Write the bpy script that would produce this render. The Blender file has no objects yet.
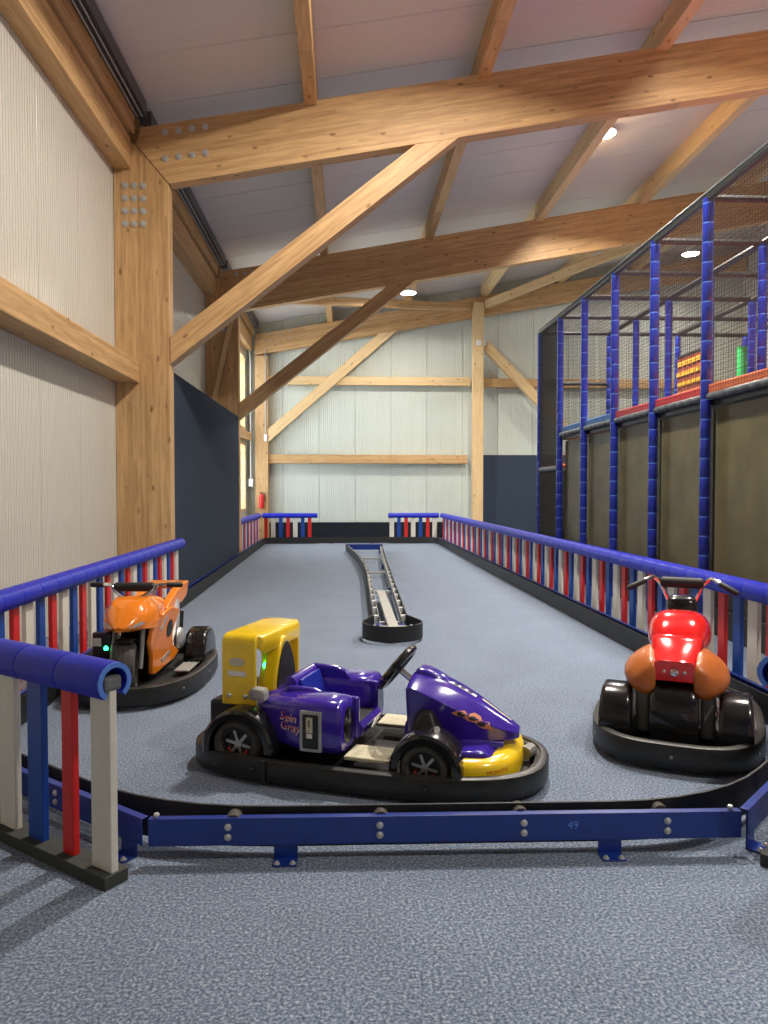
import bpy, bmesh, math, random
from mathutils import Vector, Matrix
from mathutils.bvhtree import BVHTree
random.seed(7)
PI = math.pi
R = math.radians
S = bpy.context.scene
COL = S.collection

# ------------------------------------------------------------------ camera
cd = bpy.data.cameras.new('camera')
cam = bpy.data.objects.new('camera', cd)
COL.objects.link(cam)
cam.location = (0, 0, 1.55)
cam.rotation_euler = (R(90 - 1.70), 0, R(-3.02))
cd.sensor_width = 36
cd.lens = 740 / 1024 * 36
cd.clip_end = 200
S.camera = cam

# ------------------------------------------------------------------ world (daylight outside the windows)
w = bpy.data.worlds.new('world')
S.world = w
w.use_nodes = True
w.node_tree.nodes['Background'].inputs[0].default_value = (0.80, 0.92, 1.0, 1)
w.node_tree.nodes['Background'].inputs[1].default_value = 3.0
S.view_settings.view_transform = 'Standard'
S.view_settings.look = 'None'
S.view_settings.gamma = 1
S.view_settings.exposure = 0.95
S.view_settings.use_curve_mapping = False

LAMP_W = 560.0
LAMP_COL = (1.0, 0.93, 0.84)

# ------------------------------------------------------------------ materials
MATS = {}
def newmat(name):
    m = bpy.data.materials.new(name)
    m.use_nodes = True
    nt = m.node_tree
    MATS[name] = m
    return m, nt, nt.nodes['Principled BSDF']

def node(nt, t, **kw):
    n = nt.nodes.new(t)
    for k, v in kw.items():
        if k in n.inputs: n.inputs[k].default_value = v
        else: setattr(n, k, v)
    return n

def plain(name, col, rough=0.5, metal=0.0, spec=0.5, var=0.08, scale=14.0, bump=0.0, bscale=200.0, coat=0.0, rvar=0.0):
    m, nt, b = newmat(name)
    L = nt.links.new
    tc = node(nt, 'ShaderNodeTexCoord')
    nz = node(nt, 'ShaderNodeTexNoise', Scale=scale, Detail=4.0)
    L(tc.outputs['Object'], nz.inputs['Vector'])
    mr = node(nt, 'ShaderNodeMapRange')
    mr.inputs['From Min'].default_value = 0.3
    mr.inputs['From Max'].default_value = 0.7
    mr.inputs['To Min'].default_value = 1 - var
    mr.inputs['To Max'].default_value = 1 + var
    L(nz.outputs['Fac'], mr.inputs['Value'])
    mx = node(nt, 'ShaderNodeMix', data_type='RGBA', blend_type='MULTIPLY')
    mx.inputs[0].default_value = 1
    mx.inputs[6].default_value = (*col, 1)
    L(mr.outputs[0], mx.inputs[7])
    L(mx.outputs[2], b.inputs['Base Color'])
    b.inputs['Roughness'].default_value = rough
    if rvar:
        m2 = node(nt, 'ShaderNodeMapRange')
        m2.inputs['To Min'].default_value = max(0.02, rough - rvar)
        m2.inputs['To Max'].default_value = rough + rvar
        L(nz.outputs['Fac'], m2.inputs['Value'])
        L(m2.outputs[0], b.inputs['Roughness'])
    b.inputs['Metallic'].default_value = metal
    b.inputs['Specular IOR Level'].default_value = spec
    b.inputs['Coat Weight'].default_value = coat
    b.inputs['Coat Roughness'].default_value = 0.08
    if bump:
        n2 = node(nt, 'ShaderNodeTexNoise', Scale=bscale, Detail=3.0)
        L(tc.outputs['Object'], n2.inputs['Vector'])
        bp = node(nt, 'ShaderNodeBump', Strength=bump, Distance=0.004)
        L(n2.outputs['Fac'], bp.inputs['Height'])
        L(bp.outputs[0], b.inputs['Normal'])
    return m

def glow(name, col, strength):
    m, nt, b = newmat(name)
    b.inputs['Base Color'].default_value = (*col, 1)
    b.inputs['Emission Color'].default_value = (*col, 1)
    b.inputs['Emission Strength'].default_value = strength
    return m

def wood(name, c1, c2, lam=0.04):
    """glulam: grain along local X, laminations stacked along local Z, dark knots"""
    m, nt, b = newmat(name)
    L = nt.links.new
    tc = node(nt, 'ShaderNodeTexCoord')
    mp = node(nt, 'ShaderNodeMapping')
    mp.inputs['Scale'].default_value = (0.7, 9, 9)
    L(tc.outputs['Object'], mp.inputs['Vector'])
    nz = node(nt, 'ShaderNodeTexNoise', Scale=3.0, Detail=6.0, Distortion=0.6)
    L(mp.outputs[0], nz.inputs['Vector'])
    sx = node(nt, 'ShaderNodeSeparateXYZ')
    L(tc.outputs['Object'], sx.inputs[0])
    dv = node(nt, 'ShaderNodeMath', operation='DIVIDE'); dv.inputs[1].default_value = lam
    L(sx.outputs['Z'], dv.inputs[0])
    fl = node(nt, 'ShaderNodeMath', operation='FLOOR'); L(dv.outputs[0], fl.inputs[0])
    xb = node(nt, 'ShaderNodeMath', operation='DIVIDE'); xb.inputs[1].default_value = 3.1
    L(sx.outputs['X'], xb.inputs[0])
    off = node(nt, 'ShaderNodeMath', operation='MULTIPLY_ADD'); off.inputs[1].default_value = 0.37
    L(fl.outputs[0], off.inputs[0]); L(xb.outputs[0], off.inputs[2])
    flx = node(nt, 'ShaderNodeMath', operation='FLOOR'); L(off.outputs[0], flx.inputs[0])
    cb = node(nt, 'ShaderNodeCombineXYZ'); L(flx.outputs[0], cb.inputs[0]); L(fl.outputs[0], cb.inputs[1])
    wn = node(nt, 'ShaderNodeTexWhiteNoise', noise_dimensions='3D'); L(cb.outputs[0], wn.inputs['Vector'])
    ad = node(nt, 'ShaderNodeMath', operation='MULTIPLY_ADD'); ad.inputs[1].default_value = 0.30
    L(wn.outputs['Value'], ad.inputs[0])
    s2 = node(nt, 'ShaderNodeMath', operation='SUBTRACT'); s2.inputs[1].default_value = 0.15
    L(nz.outputs['Fac'], s2.inputs[0]); L(s2.outputs[0], ad.inputs[2])
    rp = node(nt, 'ShaderNodeValToRGB')
    rp.color_ramp.elements[0].position = 0.25; rp.color_ramp.elements[0].color = (*c1, 1)
    rp.color_ramp.elements[1].position = 0.75; rp.color_ramp.elements[1].color = (*c2, 1)
    L(ad.outputs[0], rp.inputs[0])
    # knots
    mk = node(nt, 'ShaderNodeMapping'); mk.inputs['Scale'].default_value = (2.4, 5.5, 5.5)
    L(tc.outputs['Object'], mk.inputs['Vector'])
    vo = node(nt, 'ShaderNodeTexVoronoi', Scale=1.0); vo.inputs['Randomness'].default_value = 1.0
    L(mk.outputs[0], vo.inputs['Vector'])
    kr = node(nt, 'ShaderNodeMapRange'); kr.inputs['From Min'].default_value = 0.07; kr.inputs['From Max'].default_value = 0.14
    kr.inputs['To Min'].default_value = 0.75; kr.inputs['To Max'].default_value = 0.0
    L(vo.outputs['Distance'], kr.inputs['Value'])
    mx = node(nt, 'ShaderNodeMix', data_type='RGBA'); L(kr.outputs[0], mx.inputs[0])
    L(rp.outputs[0], mx.inputs[6]); mx.inputs[7].default_value = (c1[0]*0.35, c1[1]*0.26, c1[2]*0.2, 1)
    L(mx.outputs[2], b.inputs['Base Color'])
    b.inputs['Roughness'].default_value = 0.55
    bp = node(nt, 'ShaderNodeBump', Strength=0.12, Distance=0.004)
    L(nz.outputs['Fac'], bp.inputs['Height']); L(bp.outputs[0], b.inputs['Normal'])
    return m

def ribbed(name, col, axis, pitch=0.06, depth=0.005, rough=0.27):
    """painted sheet metal with fine vertical ribs"""
    m, nt, b = newmat(name)
    L = nt.links.new
    tc = node(nt, 'ShaderNodeTexCoord')
    sx = node(nt, 'ShaderNodeSeparateXYZ'); L(tc.outputs['Object'], sx.inputs[0])
    mu = node(nt, 'ShaderNodeMath', operation='MULTIPLY'); mu.inputs[1].default_value = 2*PI/pitch
    L(sx.outputs[axis], mu.inputs[0])
    sn = node(nt, 'ShaderNodeMath', operation='SINE'); L(mu.outputs[0], sn.inputs[0])
    bp = node(nt, 'ShaderNodeBump', Strength=0.8, Distance=depth)
    L(sn.outputs[0], bp.inputs['Height']); L(bp.outputs[0], b.inputs['Normal'])
    nz = node(nt, 'ShaderNodeTexNoise', Scale=0.7, Detail=3.0); L(tc.outputs['Object'], nz.inputs['Vector'])
    mr = node(nt, 'ShaderNodeMapRange'); mr.inputs['To Min'].default_value = 0.94; mr.inputs['To Max'].default_value = 1.05
    L(nz.outputs['Fac'], mr.inputs['Value'])
    mx = node(nt, 'ShaderNodeMix', data_type='RGBA', blend_type='MULTIPLY'); mx.inputs[0].default_value = 1
    mx.inputs[6].default_value = (*col, 1); L(mr.outputs[0], mx.inputs[7])
    L(mx.outputs[2], b.inputs['Base Color'])
    b.inputs['Roughness'].default_value = rough
    return m

def carpet():
    m, nt, b = newmat('carpet')
    L = nt.links.new
    tc = node(nt, 'ShaderNodeTexCoord')
    n1 = node(nt, 'ShaderNodeTexNoise', Scale=85.0, Detail=4.0, Roughness=0.75); L(tc.outputs['Object'], n1.inputs['Vector'])
    n2 = node(nt, 'ShaderNodeTexNoise', Scale=2.2, Detail=4.0); L(tc.outputs['Object'], n2.inputs['Vector'])
    rp = node(nt, 'ShaderNodeValToRGB')
    e = rp.color_ramp.elements
    e[0].position = 0.36; e[0].color = (0.030, 0.046, 0.080, 1)
    e[1].position = 0.66; e[1].color = (0.42, 0.46, 0.51, 1)
    x = e.new(0.50); x.color = (0.120, 0.170, 0.255, 1)
    L(n1.outputs['Fac'], rp.inputs[0])
    mr = node(nt, 'ShaderNodeMapRange'); mr.inputs['From Min'].default_value = 0.3; mr.inputs['From Max'].default_value = 0.7
    mr.inputs['To Min'].default_value = 0.92; mr.inputs['To Max'].default_value = 1.08
    L(n2.outputs['Fac'], mr.inputs['Value'])
    mx = node(nt, 'ShaderNodeMix', data_type='RGBA', blend_type='MULTIPLY'); mx.inputs[0].default_value = 1
    L(rp.outputs[0], mx.inputs[6]); L(mr.outputs[0], mx.inputs[7])
    L(mx.outputs[2], b.inputs['Base Color'])
    b.inputs['Roughness'].default_value = 0.95
    b.inputs['Specular IOR Level'].default_value = 0.15
    b.inputs['Sheen Weight'].default_value = 0.3
    bp = node(nt, 'ShaderNodeBump', Strength=0.5, Distance=0.006)
    L(n1.outputs['Fac'], bp.inputs['Height']); L(bp.outputs[0], b.inputs['Normal'])

carpet()
wood('glulam', (0.45, 0.258, 0.105), (0.70, 0.445, 0.205))
wood('pine', (0.62, 0.42, 0.20), (0.80, 0.58, 0.31), lam=0.07)
ribbed('wall_sheet_y', (0.70, 0.685, 0.60), 'Y')
ribbed('wall_sheet_x', (0.60, 0.645, 0.58), 'X')
ribbed('roof_sheet', (0.66, 0.62, 0.59), 'Y', pitch=0.10, depth=0.0012, rough=0.35)
plain('slab', (0.5, 0.48, 0.45), 0.8)
plain('felt_navy', (0.040, 0.056, 0.085), 0.95, var=0.25, scale=60, bump=0.4, spec=0.2)
plain('plinth_dark', (0.008, 0.010, 0.016), 0.8, spec=0.3)
plain('vinyl_blue', (0.015, 0.025, 0.46), 0.42, var=0.10, scale=9, coat=0.05, spec=0.3)
plain('foam_blue', (0.10, 0.24, 0.72), 0.7)
plain('core_grey', (0.16, 0.17, 0.17), 0.85, bump=0.3)
plain('slat_white', (0.74, 0.71, 0.62), 0.45, var=0.05, scale=8)
plain('slat_red', (0.66, 0.018, 0.016), 0.40, var=0.06)
plain('slat_blue', (0.008, 0.060, 0.34), 0.40, var=0.06)
plain('base_dark', (0.045, 0.048, 0.042), 0.85, bump=0.3, bscale=60)
plain('steel_blue', (0.004, 0.028, 0.23), 0.35, var=0.10, scale=20, coat=0.2)
plain('rubber', (0.012, 0.012, 0.012), 0.55, var=0.3, scale=25, rvar=0.15)
plain('rubber_worn', (0.020, 0.019, 0.016), 0.42, var=0.35, scale=10, bump=0.2, bscale=25, rvar=0.12)
plain('tyre', (0.055, 0.05, 0.042), 0.75, var=0.3, bump=0.3, bscale=90)
plain('zinc', (0.55, 0.55, 0.54), 0.40, metal=0.4)
plain('chrome', (0.75, 0.75, 0.74), 0.12, metal=1.0, var=0.03)
plain('grey_metal', (0.30, 0.30, 0.29), 0.4, metal=0.5)
plain('purple', (0.045, 0.018, 0.33), 0.16, var=0.08, coat=0.7)
plain('yellow', (0.90, 0.60, 0.010), 0.25, var=0.06, coat=0.5)
plain('orange', (0.90, 0.24, 0.012), 0.22, var=0.06, coat=0.6)
plain('bag_orange', (0.50, 0.13, 0.018), 0.40, var=0.15, coat=0.25, bump=0.25, bscale=22)
plain('red', (0.70, 0.010, 0.010), 0.14, var=0.05, coat=0.8)
plain('gloss_black', (0.008, 0.008, 0.008), 0.20, var=0.1, coat=0.4)
plain('matt_black', (0.014, 0.014, 0.013), 0.6)
plain('plastic_grey', (0.32, 0.31, 0.28), 0.45)
plain('silver', (0.52, 0.52, 0.50), 0.35, metal=0.6)
plain('tread_beige', (0.62, 0.57, 0.40), 0.75, var=0.25, scale=120, bump=0.5, bscale=90)
plain('decal_white', (0.80, 0.78, 0.72), 0.4)
plain('decal_red', (0.60, 0.03, 0.03), 0.4)
plain('decal_orange', (0.75, 0.28, 0.12), 0.4)
plain('decal_dark', (0.02, 0.02, 0.02), 0.4)
plain('vinyl_navy', (0.016, 0.032, 0.36), 0.30, var=0.12, coat=0.35)
plain('tube_black', (0.020, 0.020, 0.019), 0.45, var=0.3, scale=30)
plain('net_rope', (0.075, 0.06, 0.045), 0.8)
plain('net_dark', (0.045, 0.043, 0.036), 0.85)
plain('board_olive', (0.125, 0.104, 0.045), 0.55, var=0.22, scale=2.5)
plain('pad_black', (0.034, 0.032, 0.028), 0.5, var=0.3, scale=4)
plain('mat_red', (0.60, 0.03, 0.04), 0.5)
plain('mat_blue', (0.05, 0.22, 0.60), 0.5)
plain('mat_orange', (0.60, 0.14, 0.05), 0.5)
plain('tube_grey', (0.09, 0.10, 0.105), 0.5, var=0.35, scale=20)
plain('brick_red', (0.24, 0.045, 0.018), 0.7)
plain('block_yellow', (0.62, 0.36, 0.03), 0.6)
plain('green_foam', (0.05, 0.46, 0.12), 0.5)
plain('conduit', (0.45, 0.46, 0.46), 0.4)
plain('white_plastic', (0.8, 0.8, 0.78), 0.4)
plain('trim_dark', (0.10, 0.10, 0.105), 0.5)
glow('lamp_glow', (1.0, 0.95, 0.86), 40.0)
glow('led_green', (0.02, 1.0, 0.25), 6.0)
def glass():
    m, nt, b = newmat('pane_glass')
    out = nt.nodes['Material Output']
    tr = node(nt, 'ShaderNodeBsdfTransparent'); gl = node(nt, 'ShaderNodeBsdfGlossy'); gl.inputs['Roughness'].default_value = 0.03
    mx = node(nt, 'ShaderNodeMixShader'); mx.inputs[0].default_value = 0.08
    nt.links.new(tr.outputs[0], mx.inputs[1]); nt.links.new(gl.outputs[0], mx.inputs[2]); nt.links.new(mx.outputs[0], out.inputs[0])
glass()

# ------------------------------------------------------------------ mesh helpers
class MB:
    def __init__(self):
        self.v = []; self.f = []
    def add(self, vs, fs, M=None):
        o = len(self.v)
        if M is not None: vs = [M @ Vector(p) for p in vs]
        self.v += [tuple(p) for p in vs]
        self.f += [tuple(i + o for i in q) for q in fs]
        return self
    def box(self, c, s, M=None):
        x, y, z = (q / 2 for q in s)
        vs = [(c[0]+a*x, c[1]+b*y, c[2]+d*z) for a in (-1, 1) for b in (-1, 1) for d in (-1, 1)]
        return self.add(vs, [(0,1,3,2),(4,6,7,5),(0,4,5,1),(2,3,7,6),(0,2,6,4),(1,5,7,3)], M)
    def box2(self, a, b, M=None):
        return self.box([(p+q)/2 for p, q in zip(a, b)], [abs(q-p) for p, q in zip(a, b)], M)
    def tube(self, pts, r, n=8, cap=True, closed=False):
        pts = [Vector(p) for p in pts]; m = len(pts)
        rs = r if isinstance(r, (list, tuple)) else [r]*m
        vs = []; fs = []; N = None
        for i, p in enumerate(pts):
            if closed: t = pts[(i+1) % m] - pts[i-1]
            else: t = pts[min(i+1, m-1)] - pts[max(i-1, 0)]
            t.normalize()
            if N is None:
                N = t.orthogonal().normalized()
            else:
                N = (N - t*N.dot(t))
                N = N.normalized() if N.length > 1e-6 else t.orthogonal().normalized()
            B = t.cross(N)
            for k in range(n):
                a = 2*PI*k/n
                vs.append(p + (N*math.cos(a) + B*math.sin(a))*rs[i])
        for i in range(m if closed else m-1):
            j = (i+1) % m
            for k in range(n):
                l = (k+1) % n
                fs.append((i*n+k, i*n+l, j*n+l, j*n+k))
        if cap and not closed:
            fs.append(tuple(range(n))[::-1]); fs.append(tuple((m-1)*n+k for k in range(n)))
        return self.add(vs, fs)
    def loft(self, secs, cap=True, closed=False, M=None):
        n = len(secs[0]); vs = [p for s in secs for p in s]; fs = []
        m = len(secs)
        for i in range(m if closed else m-1):
            j = (i+1) % m
            for k in range(n):
                l = (k+1) % n
                fs.append((i*n+k, i*n+l, j*n+l, j*n+k))
        if cap and not closed:
            fs.append(tuple(range(n))[::-1]); fs.append(tuple((m-1)*n+k for k in range(n)))
        return self.add(vs, fs, M)
    def lathe(self, prof, n=24, M=None, a0=0.0, a1=2*PI, closed_prof=False):
        """profile of (radius, height) about local Z"""
        full = abs(a1-a0-2*PI) < 1e-6
        m = n if full else n+1
        secs = []
        for i in range(m):
            a = a0 + (a1-a0)*i/n
            secs.append([(r*math.cos(a), r*math.sin(a), h) for r, h in prof])
        k = len(prof); vs = [p for s in secs for p in s]; fs = []
        for i in range(n):
            j = (i+1) % m
            for q in range(k if closed_prof else k-1):
                t = (q+1) % k
                fs.append((i*k+q, j*k+q, j*k+t, i*k+t))
        if closed_prof and not full:
            fs.append(tuple(range(k))); fs.append(tuple((m-1)*k+q for q in range(k))[::-1])
        return self.add(vs, fs, M)
    def prism(self, poly, h0, h1, M=None):
        """polygon in local XY extruded along Z"""
        n = len(poly)
        vs = [(x, y, h0) for x, y in poly] + [(x, y, h1) for x, y in poly]
        fs = [tuple(range(n))[::-1], tuple(n+i for i in range(n))]
        fs += [(i, (i+1) % n, n+(i+1) % n, n+i) for i in range(n)]
        return self.add(vs, fs, M)
    def mesh(self, name, mat, smooth=35):
        me = bpy.data.meshes.new(name)
        me.from_pydata(self.v, [], self.f)
        me.validate()
        bm = bmesh.new(); bm.from_mesh(me)
        bmesh.ops.recalc_face_normals(bm, faces=bm.faces); bm.to_mesh(me); bm.free()
        if smooth:
            me.shade_smooth()
            me.set_sharp_from_angle(angle=R(smooth))
        me.materials.append(MATS[mat])
        return me
    def build(self, name, mat, parent=None, smooth=35, bevel=0.0, sub=0, loc=None, rot=None, segs=2):
        me = self.mesh(name, mat, smooth)
        return put(name, me, parent, bevel, sub, loc, rot, segs)

def put(name, me, parent=None, bevel=0.0, sub=0, loc=None, rot=None, segs=2):
    o = bpy.data.objects.new(name, me)
    COL.objects.link(o)
    if parent is not None: o.parent = parent
    if loc is not None: o.location = loc
    if rot is not None: o.rotation_euler = rot
    if bevel:
        b = o.modifiers.new('bevel', 'BEVEL'); b.width = bevel; b.segments = segs; b.limit_method = 'ANGLE'; b.angle_limit = R(40)
    if sub:
        s = o.modifiers.new('sub', 'SUBSURF'); s.levels = sub; s.render_levels = sub
    return o

def tag(o, label, cat, group=None):
    o['label'] = label; o['category'] = cat
    if group: o['group'] = group
    return o
def struct(o, label=None):
    o['kind'] = 'structure'
    if label: o['label'] = label
    return o
def thing(name, label, cat, loc=(0, 0, 0), rz=0.0, group=None):
    o = bpy.data.objects.new(name, None); COL.objects.link(o)
    o.empty_display_size = 0.1
    o.location = loc; o.rotation_euler = (0, 0, rz)
    return tag(o, label, cat, group)

def rrect(cx, cy, hx, hy, r, n=5):
    """rounded rectangle outline"""
    pts = []
    for sx, sy, a in ((1, 1, 0), (-1, 1, 90), (-1, -1, 180), (1, -1, 270)):
        for k in range(n+1):
            t = R(a + 90*k/n)
            pts.append((cx+sx*(hx-r)+r*math.cos(t), cy+sy*(hy-r)+r*math.sin(t)))
    return pts
def secx(x, yc, z0, z1, hw, r, n=4):
    """rounded-rectangle section in the plane at x"""
    hz = (z1-z0)/2
    r = min(r, hw*0.98, hz*0.98)
    return [(x, a, b) for a, b in rrect(yc, (z0+z1)/2, hw, hz, r, n)]
AX = {'x': Matrix.Rotation(PI/2, 4, 'Y'), 'y': Matrix.Rotation(-PI/2, 4, 'X'), 'z': Matrix.Identity(4)}
def at(p, axis='z'):
    return Matrix.Translation(p) @ AX[axis]

# ------------------------------------------------------------------ room shell
YB, YF = -6.0, 23.75          # back and far walls
XL, XR = -3.12, 13.0
SL = 0.181                    # roof slope
BT = lambda x: 6.44 + SL*(x+2.76)      # top of the frame beams
RF = lambda x: BT(x) + 0.33            # roof underside

fl = MB().box2((XL-0.3, YB-0.3, -0.2), (XR+0.3, YF+0.3, 0)).build('floor', 'carpet', smooth=0)
struct(fl, 'speckled blue grey carpet floor')

# left wall: solid up to the last bay, window openings there
WY0, WY1 = 17.55, 23.25
wl = MB()
wl.box2((XL-0.25, YB, 0), (XL-0.06, WY0, 8)); wl.box2((XL-0.25, WY1, 0), (XL-0.06, YF, 8))
wl.box2((XL-0.25, WY0, 0), (XL-0.06, WY1, 0.9)); wl.box2((XL-0.25, WY0, 3.0), (XL-0.06, WY1, 3.4)); wl.box2((XL-0.25, WY0, 5.7), (XL-0.06, WY1, 8))
wl = struct(wl.build('wall_left', 'slab', smooth=0), 'ribbed off-white sheet metal wall behind the timber posts')
pm = {}
y = YB
pw = 1.15
me = MB().box2((0, 0.003, 0), (0.06, pw-0.003, 7.6)).mesh('panel', 'wall_sheet_y', 0)
k = 0
while y < WY0 - 0.3:
    ww = min(pw, WY0 - y)
    if ww > pw - 0.01: put('panel', me, wl, bevel=0.012, loc=(XL-0.06, y, 0))
    else: MB().box2((0, 0.003, 0), (0.06, ww-0.003, 7.6)).build('panel', 'wall_sheet_y', wl, smooth=0, bevel=0.012, loc=(XL-0.06, y, 0))
    y += pw
for z0, z1 in ((0, 0.9), (3.0, 3.4), (5.7, 7.6)):
    MB().box2((0, 0, z0), (0.06, WY1-WY0, z1)).build('panel', 'wall_sheet_y', wl, smooth=0, loc=(XL-0.06, WY0, 0))
MB().box2((0, 0, 0), (0.06, YF-WY1, 7.6)).build('panel', 'wall_sheet_y', wl, smooth=0, loc=(XL-0.06, WY1, 0))

wf = struct(MB().box2((XL-0.3, YF+0.06, 0), (XR, YF+0.25, 11)).build('wall_far', 'slab', smooth=0), 'ribbed pale sheet metal gable wall')
x = XL; me = MB().box2((0.003, 0, 0), (pw-0.003, 0.06, 10.5)).mesh('panel', 'wall_sheet_x', 0)
while x < XR:
    put('panel', me, wf, bevel=0.012, loc=(x, YF, 0)); x += pw
struct(MB().box2((XR, YB, 0), (XR+0.2, YF, 11)).build('wall_right', 'wall_sheet_y', smooth=0), 'ribbed off-white sheet metal wall behind the play frame')
struct(MB().box2((XL, YB-0.2, 0), (XR, YB, 11)).build('wall_back', 'slab', smooth=0), 'ribbed off-white sheet metal wall behind the camera')

ang = math.atan(SL)
LR = (XR - XL + 0.6) / math.cos(ang)
ce = MB().box2((0, YB-0.3, 0.05), (LR, YF+0.3, 0.2)).build('ceiling', 'slab', smooth=0, loc=(XL-0.3, 0, RF(XL-0.3)), rot=(0, -ang, 0))
struct(ce, 'pale metal roof lining with faint seams')
me = MB().box2((0, 0.003, 0), (LR, 1.097, 0.05)).mesh('panel', 'roof_sheet', 0)
y = YB - 0.1
while y < YF:
    put('panel', me, ce, bevel=0.014, loc=(0, y, 0)); y += 1.1

# windows of the last bay
for n, (z0, z1) in enumerate(((0.9, 3.0), (3.4, 5.7))):
    wn = bpy.data.objects.new('window_%d' % (n+1), None); COL.objects.link(wn); wn.location = (XL-0.1, WY0, z0)
    struct(wn, ('lower' if n == 0 else 'upper') + ' timber framed window in the last wall bay')
    hh = z1-z0; ll = WY1-WY0
    for a, b in (((-0.06, 0, 0), (0.14, 0.09, hh)), ((-0.06, ll-0.09, 0), (0.14, ll, hh)), ((-0.06, ll/3-0.04, 0.08), (0.08, ll/3+0.04, hh-0.08)), ((-0.06, 2*ll/3-0.04, 0.08), (0.08, 2*ll/3+0.04, hh-0.08)),
                 ((-0.06, 0.09, 0), (0.14, ll-0.09, 0.08)), ((-0.06, 0.09, hh-0.08), (0.14, ll-0.09, hh))):
        MB().box2(a, b).build('window_frame', 'pine', wn, smooth=0)
    for i in range(3):
        MB().box2((0, ll*i/3+0.05, 0.08), (0.008, ll*(i+1)/3-0.05, hh-0.08)).build('pane', 'pane_glass', wn, smooth=0)

# dark plinth along the far wall and the felt covered wall paddings
o = MB().box2((-2.4, YF-0.06, 0), (3.95, YF, 0.52)).build('wall_plinth', 'plinth_dark', bevel=0.006)
tag(o, 'low near black plinth board along the foot of the far wall', 'plinth')
o = MB().box2((4.36, YF-0.08, 0), (9.5, YF, 2.68)).build('wall_padding', 'felt_navy', bevel=0.01)
tag(o, 'dark navy felt wall padding beside the slim far post', 'wall padding')
o = MB().box2((-2.55, 10.53, 0), (-2.39, 16.86, 3.2)).build('wall_padding', 'felt_navy', bevel=0.01)
tag(o, 'tall navy felt wall padding between two thick timber posts', 'wall padding')

# ------------------------------------------------------------------ timber
def beam(name, p0, p1, wd, hg, mat='glulam', label=None, cat='beam', group=None, parent=None, side=None, bevel=0.008):
    """box of length |p1-p0| along local X; wd across, hg in the upright direction"""
    p0, p1 = Vector(p0), Vector(p1)
    d = (p1-p0); L = d.length; d.normalize()
    if side is None: side = Vector((0, 0, 1)).cross(d)
    side = Vector(side); side = (side - d*side.dot(d)).normalized()
    up = d.cross(side)
    M = Matrix((d, side, up)).transposed().to_4x4(); M.translation = p0
    o = MB().box2((0, -wd/2, -hg/2), (L, wd/2, hg/2)).build(name, mat, parent, smooth=0, bevel=bevel)
    o.matrix_world = M
    if label: tag(o, label, cat, group)
    return o

def bolts(parent, pts, y, r=0.022):
    """flat washers on the face at local/world y"""
    for x_, z_ in pts:
        o = MB().lathe([(0, -0.022), (r*0.55, -0.022), (r*0.6, -0.012), (r, -0.012), (r, 0.002), (0, 0.002)], 10, M=Matrix.Rotation(PI/2, 4, 'X') @ Matrix.Scale(-1, 4, (0, 0, 1))).build('bolt', 'zinc', None)
        o.matrix_world = Matrix.Translation((x_, y, z_))
        o.parent = parent; o.matrix_parent_inverse = parent.matrix_basis.inverted()

def poly_xz(name, poly, y0, y1, angle, origin, label, cat='beam', mat='glulam'):
    """prism of an outline given in world XZ; local X axis turned by angle so that the grain follows it"""
    c, s = math.cos(angle), math.sin(angle)
    loc = [((x_-origin[0])*c + (z_-origin[1])*s, -(x_-origin[0])*s + (z_-origin[1])*c) for x_, z_ in poly]
    o = MB().prism(loc, -y1, -y0, M=Matrix.Rotation(PI/2, 4, 'X')).build(name, mat, None, smooth=0, bevel=0.008)
    o.location = (origin[0], 0, origin[1]); o.rotation_euler = (0, -angle, 0)
    bpy.context.view_layer.update()
    return tag(o, label, cat)

def brace_xz(x0, zc, m, hg, b0, bx, y0, y1, label, mat='glulam'):
    """knee brace cut plumb at the post face x0 and along the underside of the beam"""
    dv = hg*math.sqrt(1+m*m); lo, hi = zc-dv/2, zc+dv/2
    hit = lambda z0: x0 + (b0 + SL*(x0-bx) - z0)/(m-SL)
    xa, xb = hit(lo), hit(hi)
    return poly_xz('knee_brace', [(x0, lo), (xa, lo+m*(xa-x0)), (xb, hi+m*(xb-x0)), (x0, hi)], y0, y1, math.atan(m), (x0, zc), label, 'brace', mat)
for i, fy in enumerate((10.4, 17.0)):
    nm = ('beside the striped barrier end', 'behind the navy wall padding')[i]
    po = poly_xz('timber_post', [(XL+0.005, 0), (-2.38, 0), (-2.38, 5.69-0.12*i), (-2.82, 6.20), (XL+0.005, 6.42)], fy-0.11, fy+0.11, PI/2, (-2.8, 0), 'thick glulam wall post ' + nm, 'post')
    bmn = poly_xz('roof_beam', [(-2.375, 5.70-0.12*i), (12.9, 5.70-0.12*i+SL*15.275), (12.9, BT(12.9)), (-2.74, BT(-2.74)), (-2.815, 6.21)], fy-0.11, fy+0.11, ang, (-2.8, 6.1),
                  ('large glulam roof beam bolted to the post by the striped barrier end', 'large glulam roof beam bolted to the post behind the navy padding')[i])
    bolts(po, [(-2.96+0.12*a, 5.15+0.17*b) for a in range(3) for b in range(4)], fy-0.11, 0.045)
    bolts(bmn, [(-2.42+0.18*a, 6.03+0.35*b+0.03*a) for a in range(4) for b in range(2)], fy-0.11, 0.045)
    brace_xz(-2.376, 3.45-0.12*i, 0.795, 0.29, 5.695-0.12*i, -2.375, fy-0.125, fy+0.125, ('diagonal glulam knee brace from the post by the striped barrier end', 'diagonal glulam knee brace from the post behind the navy padding')[i])

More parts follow.
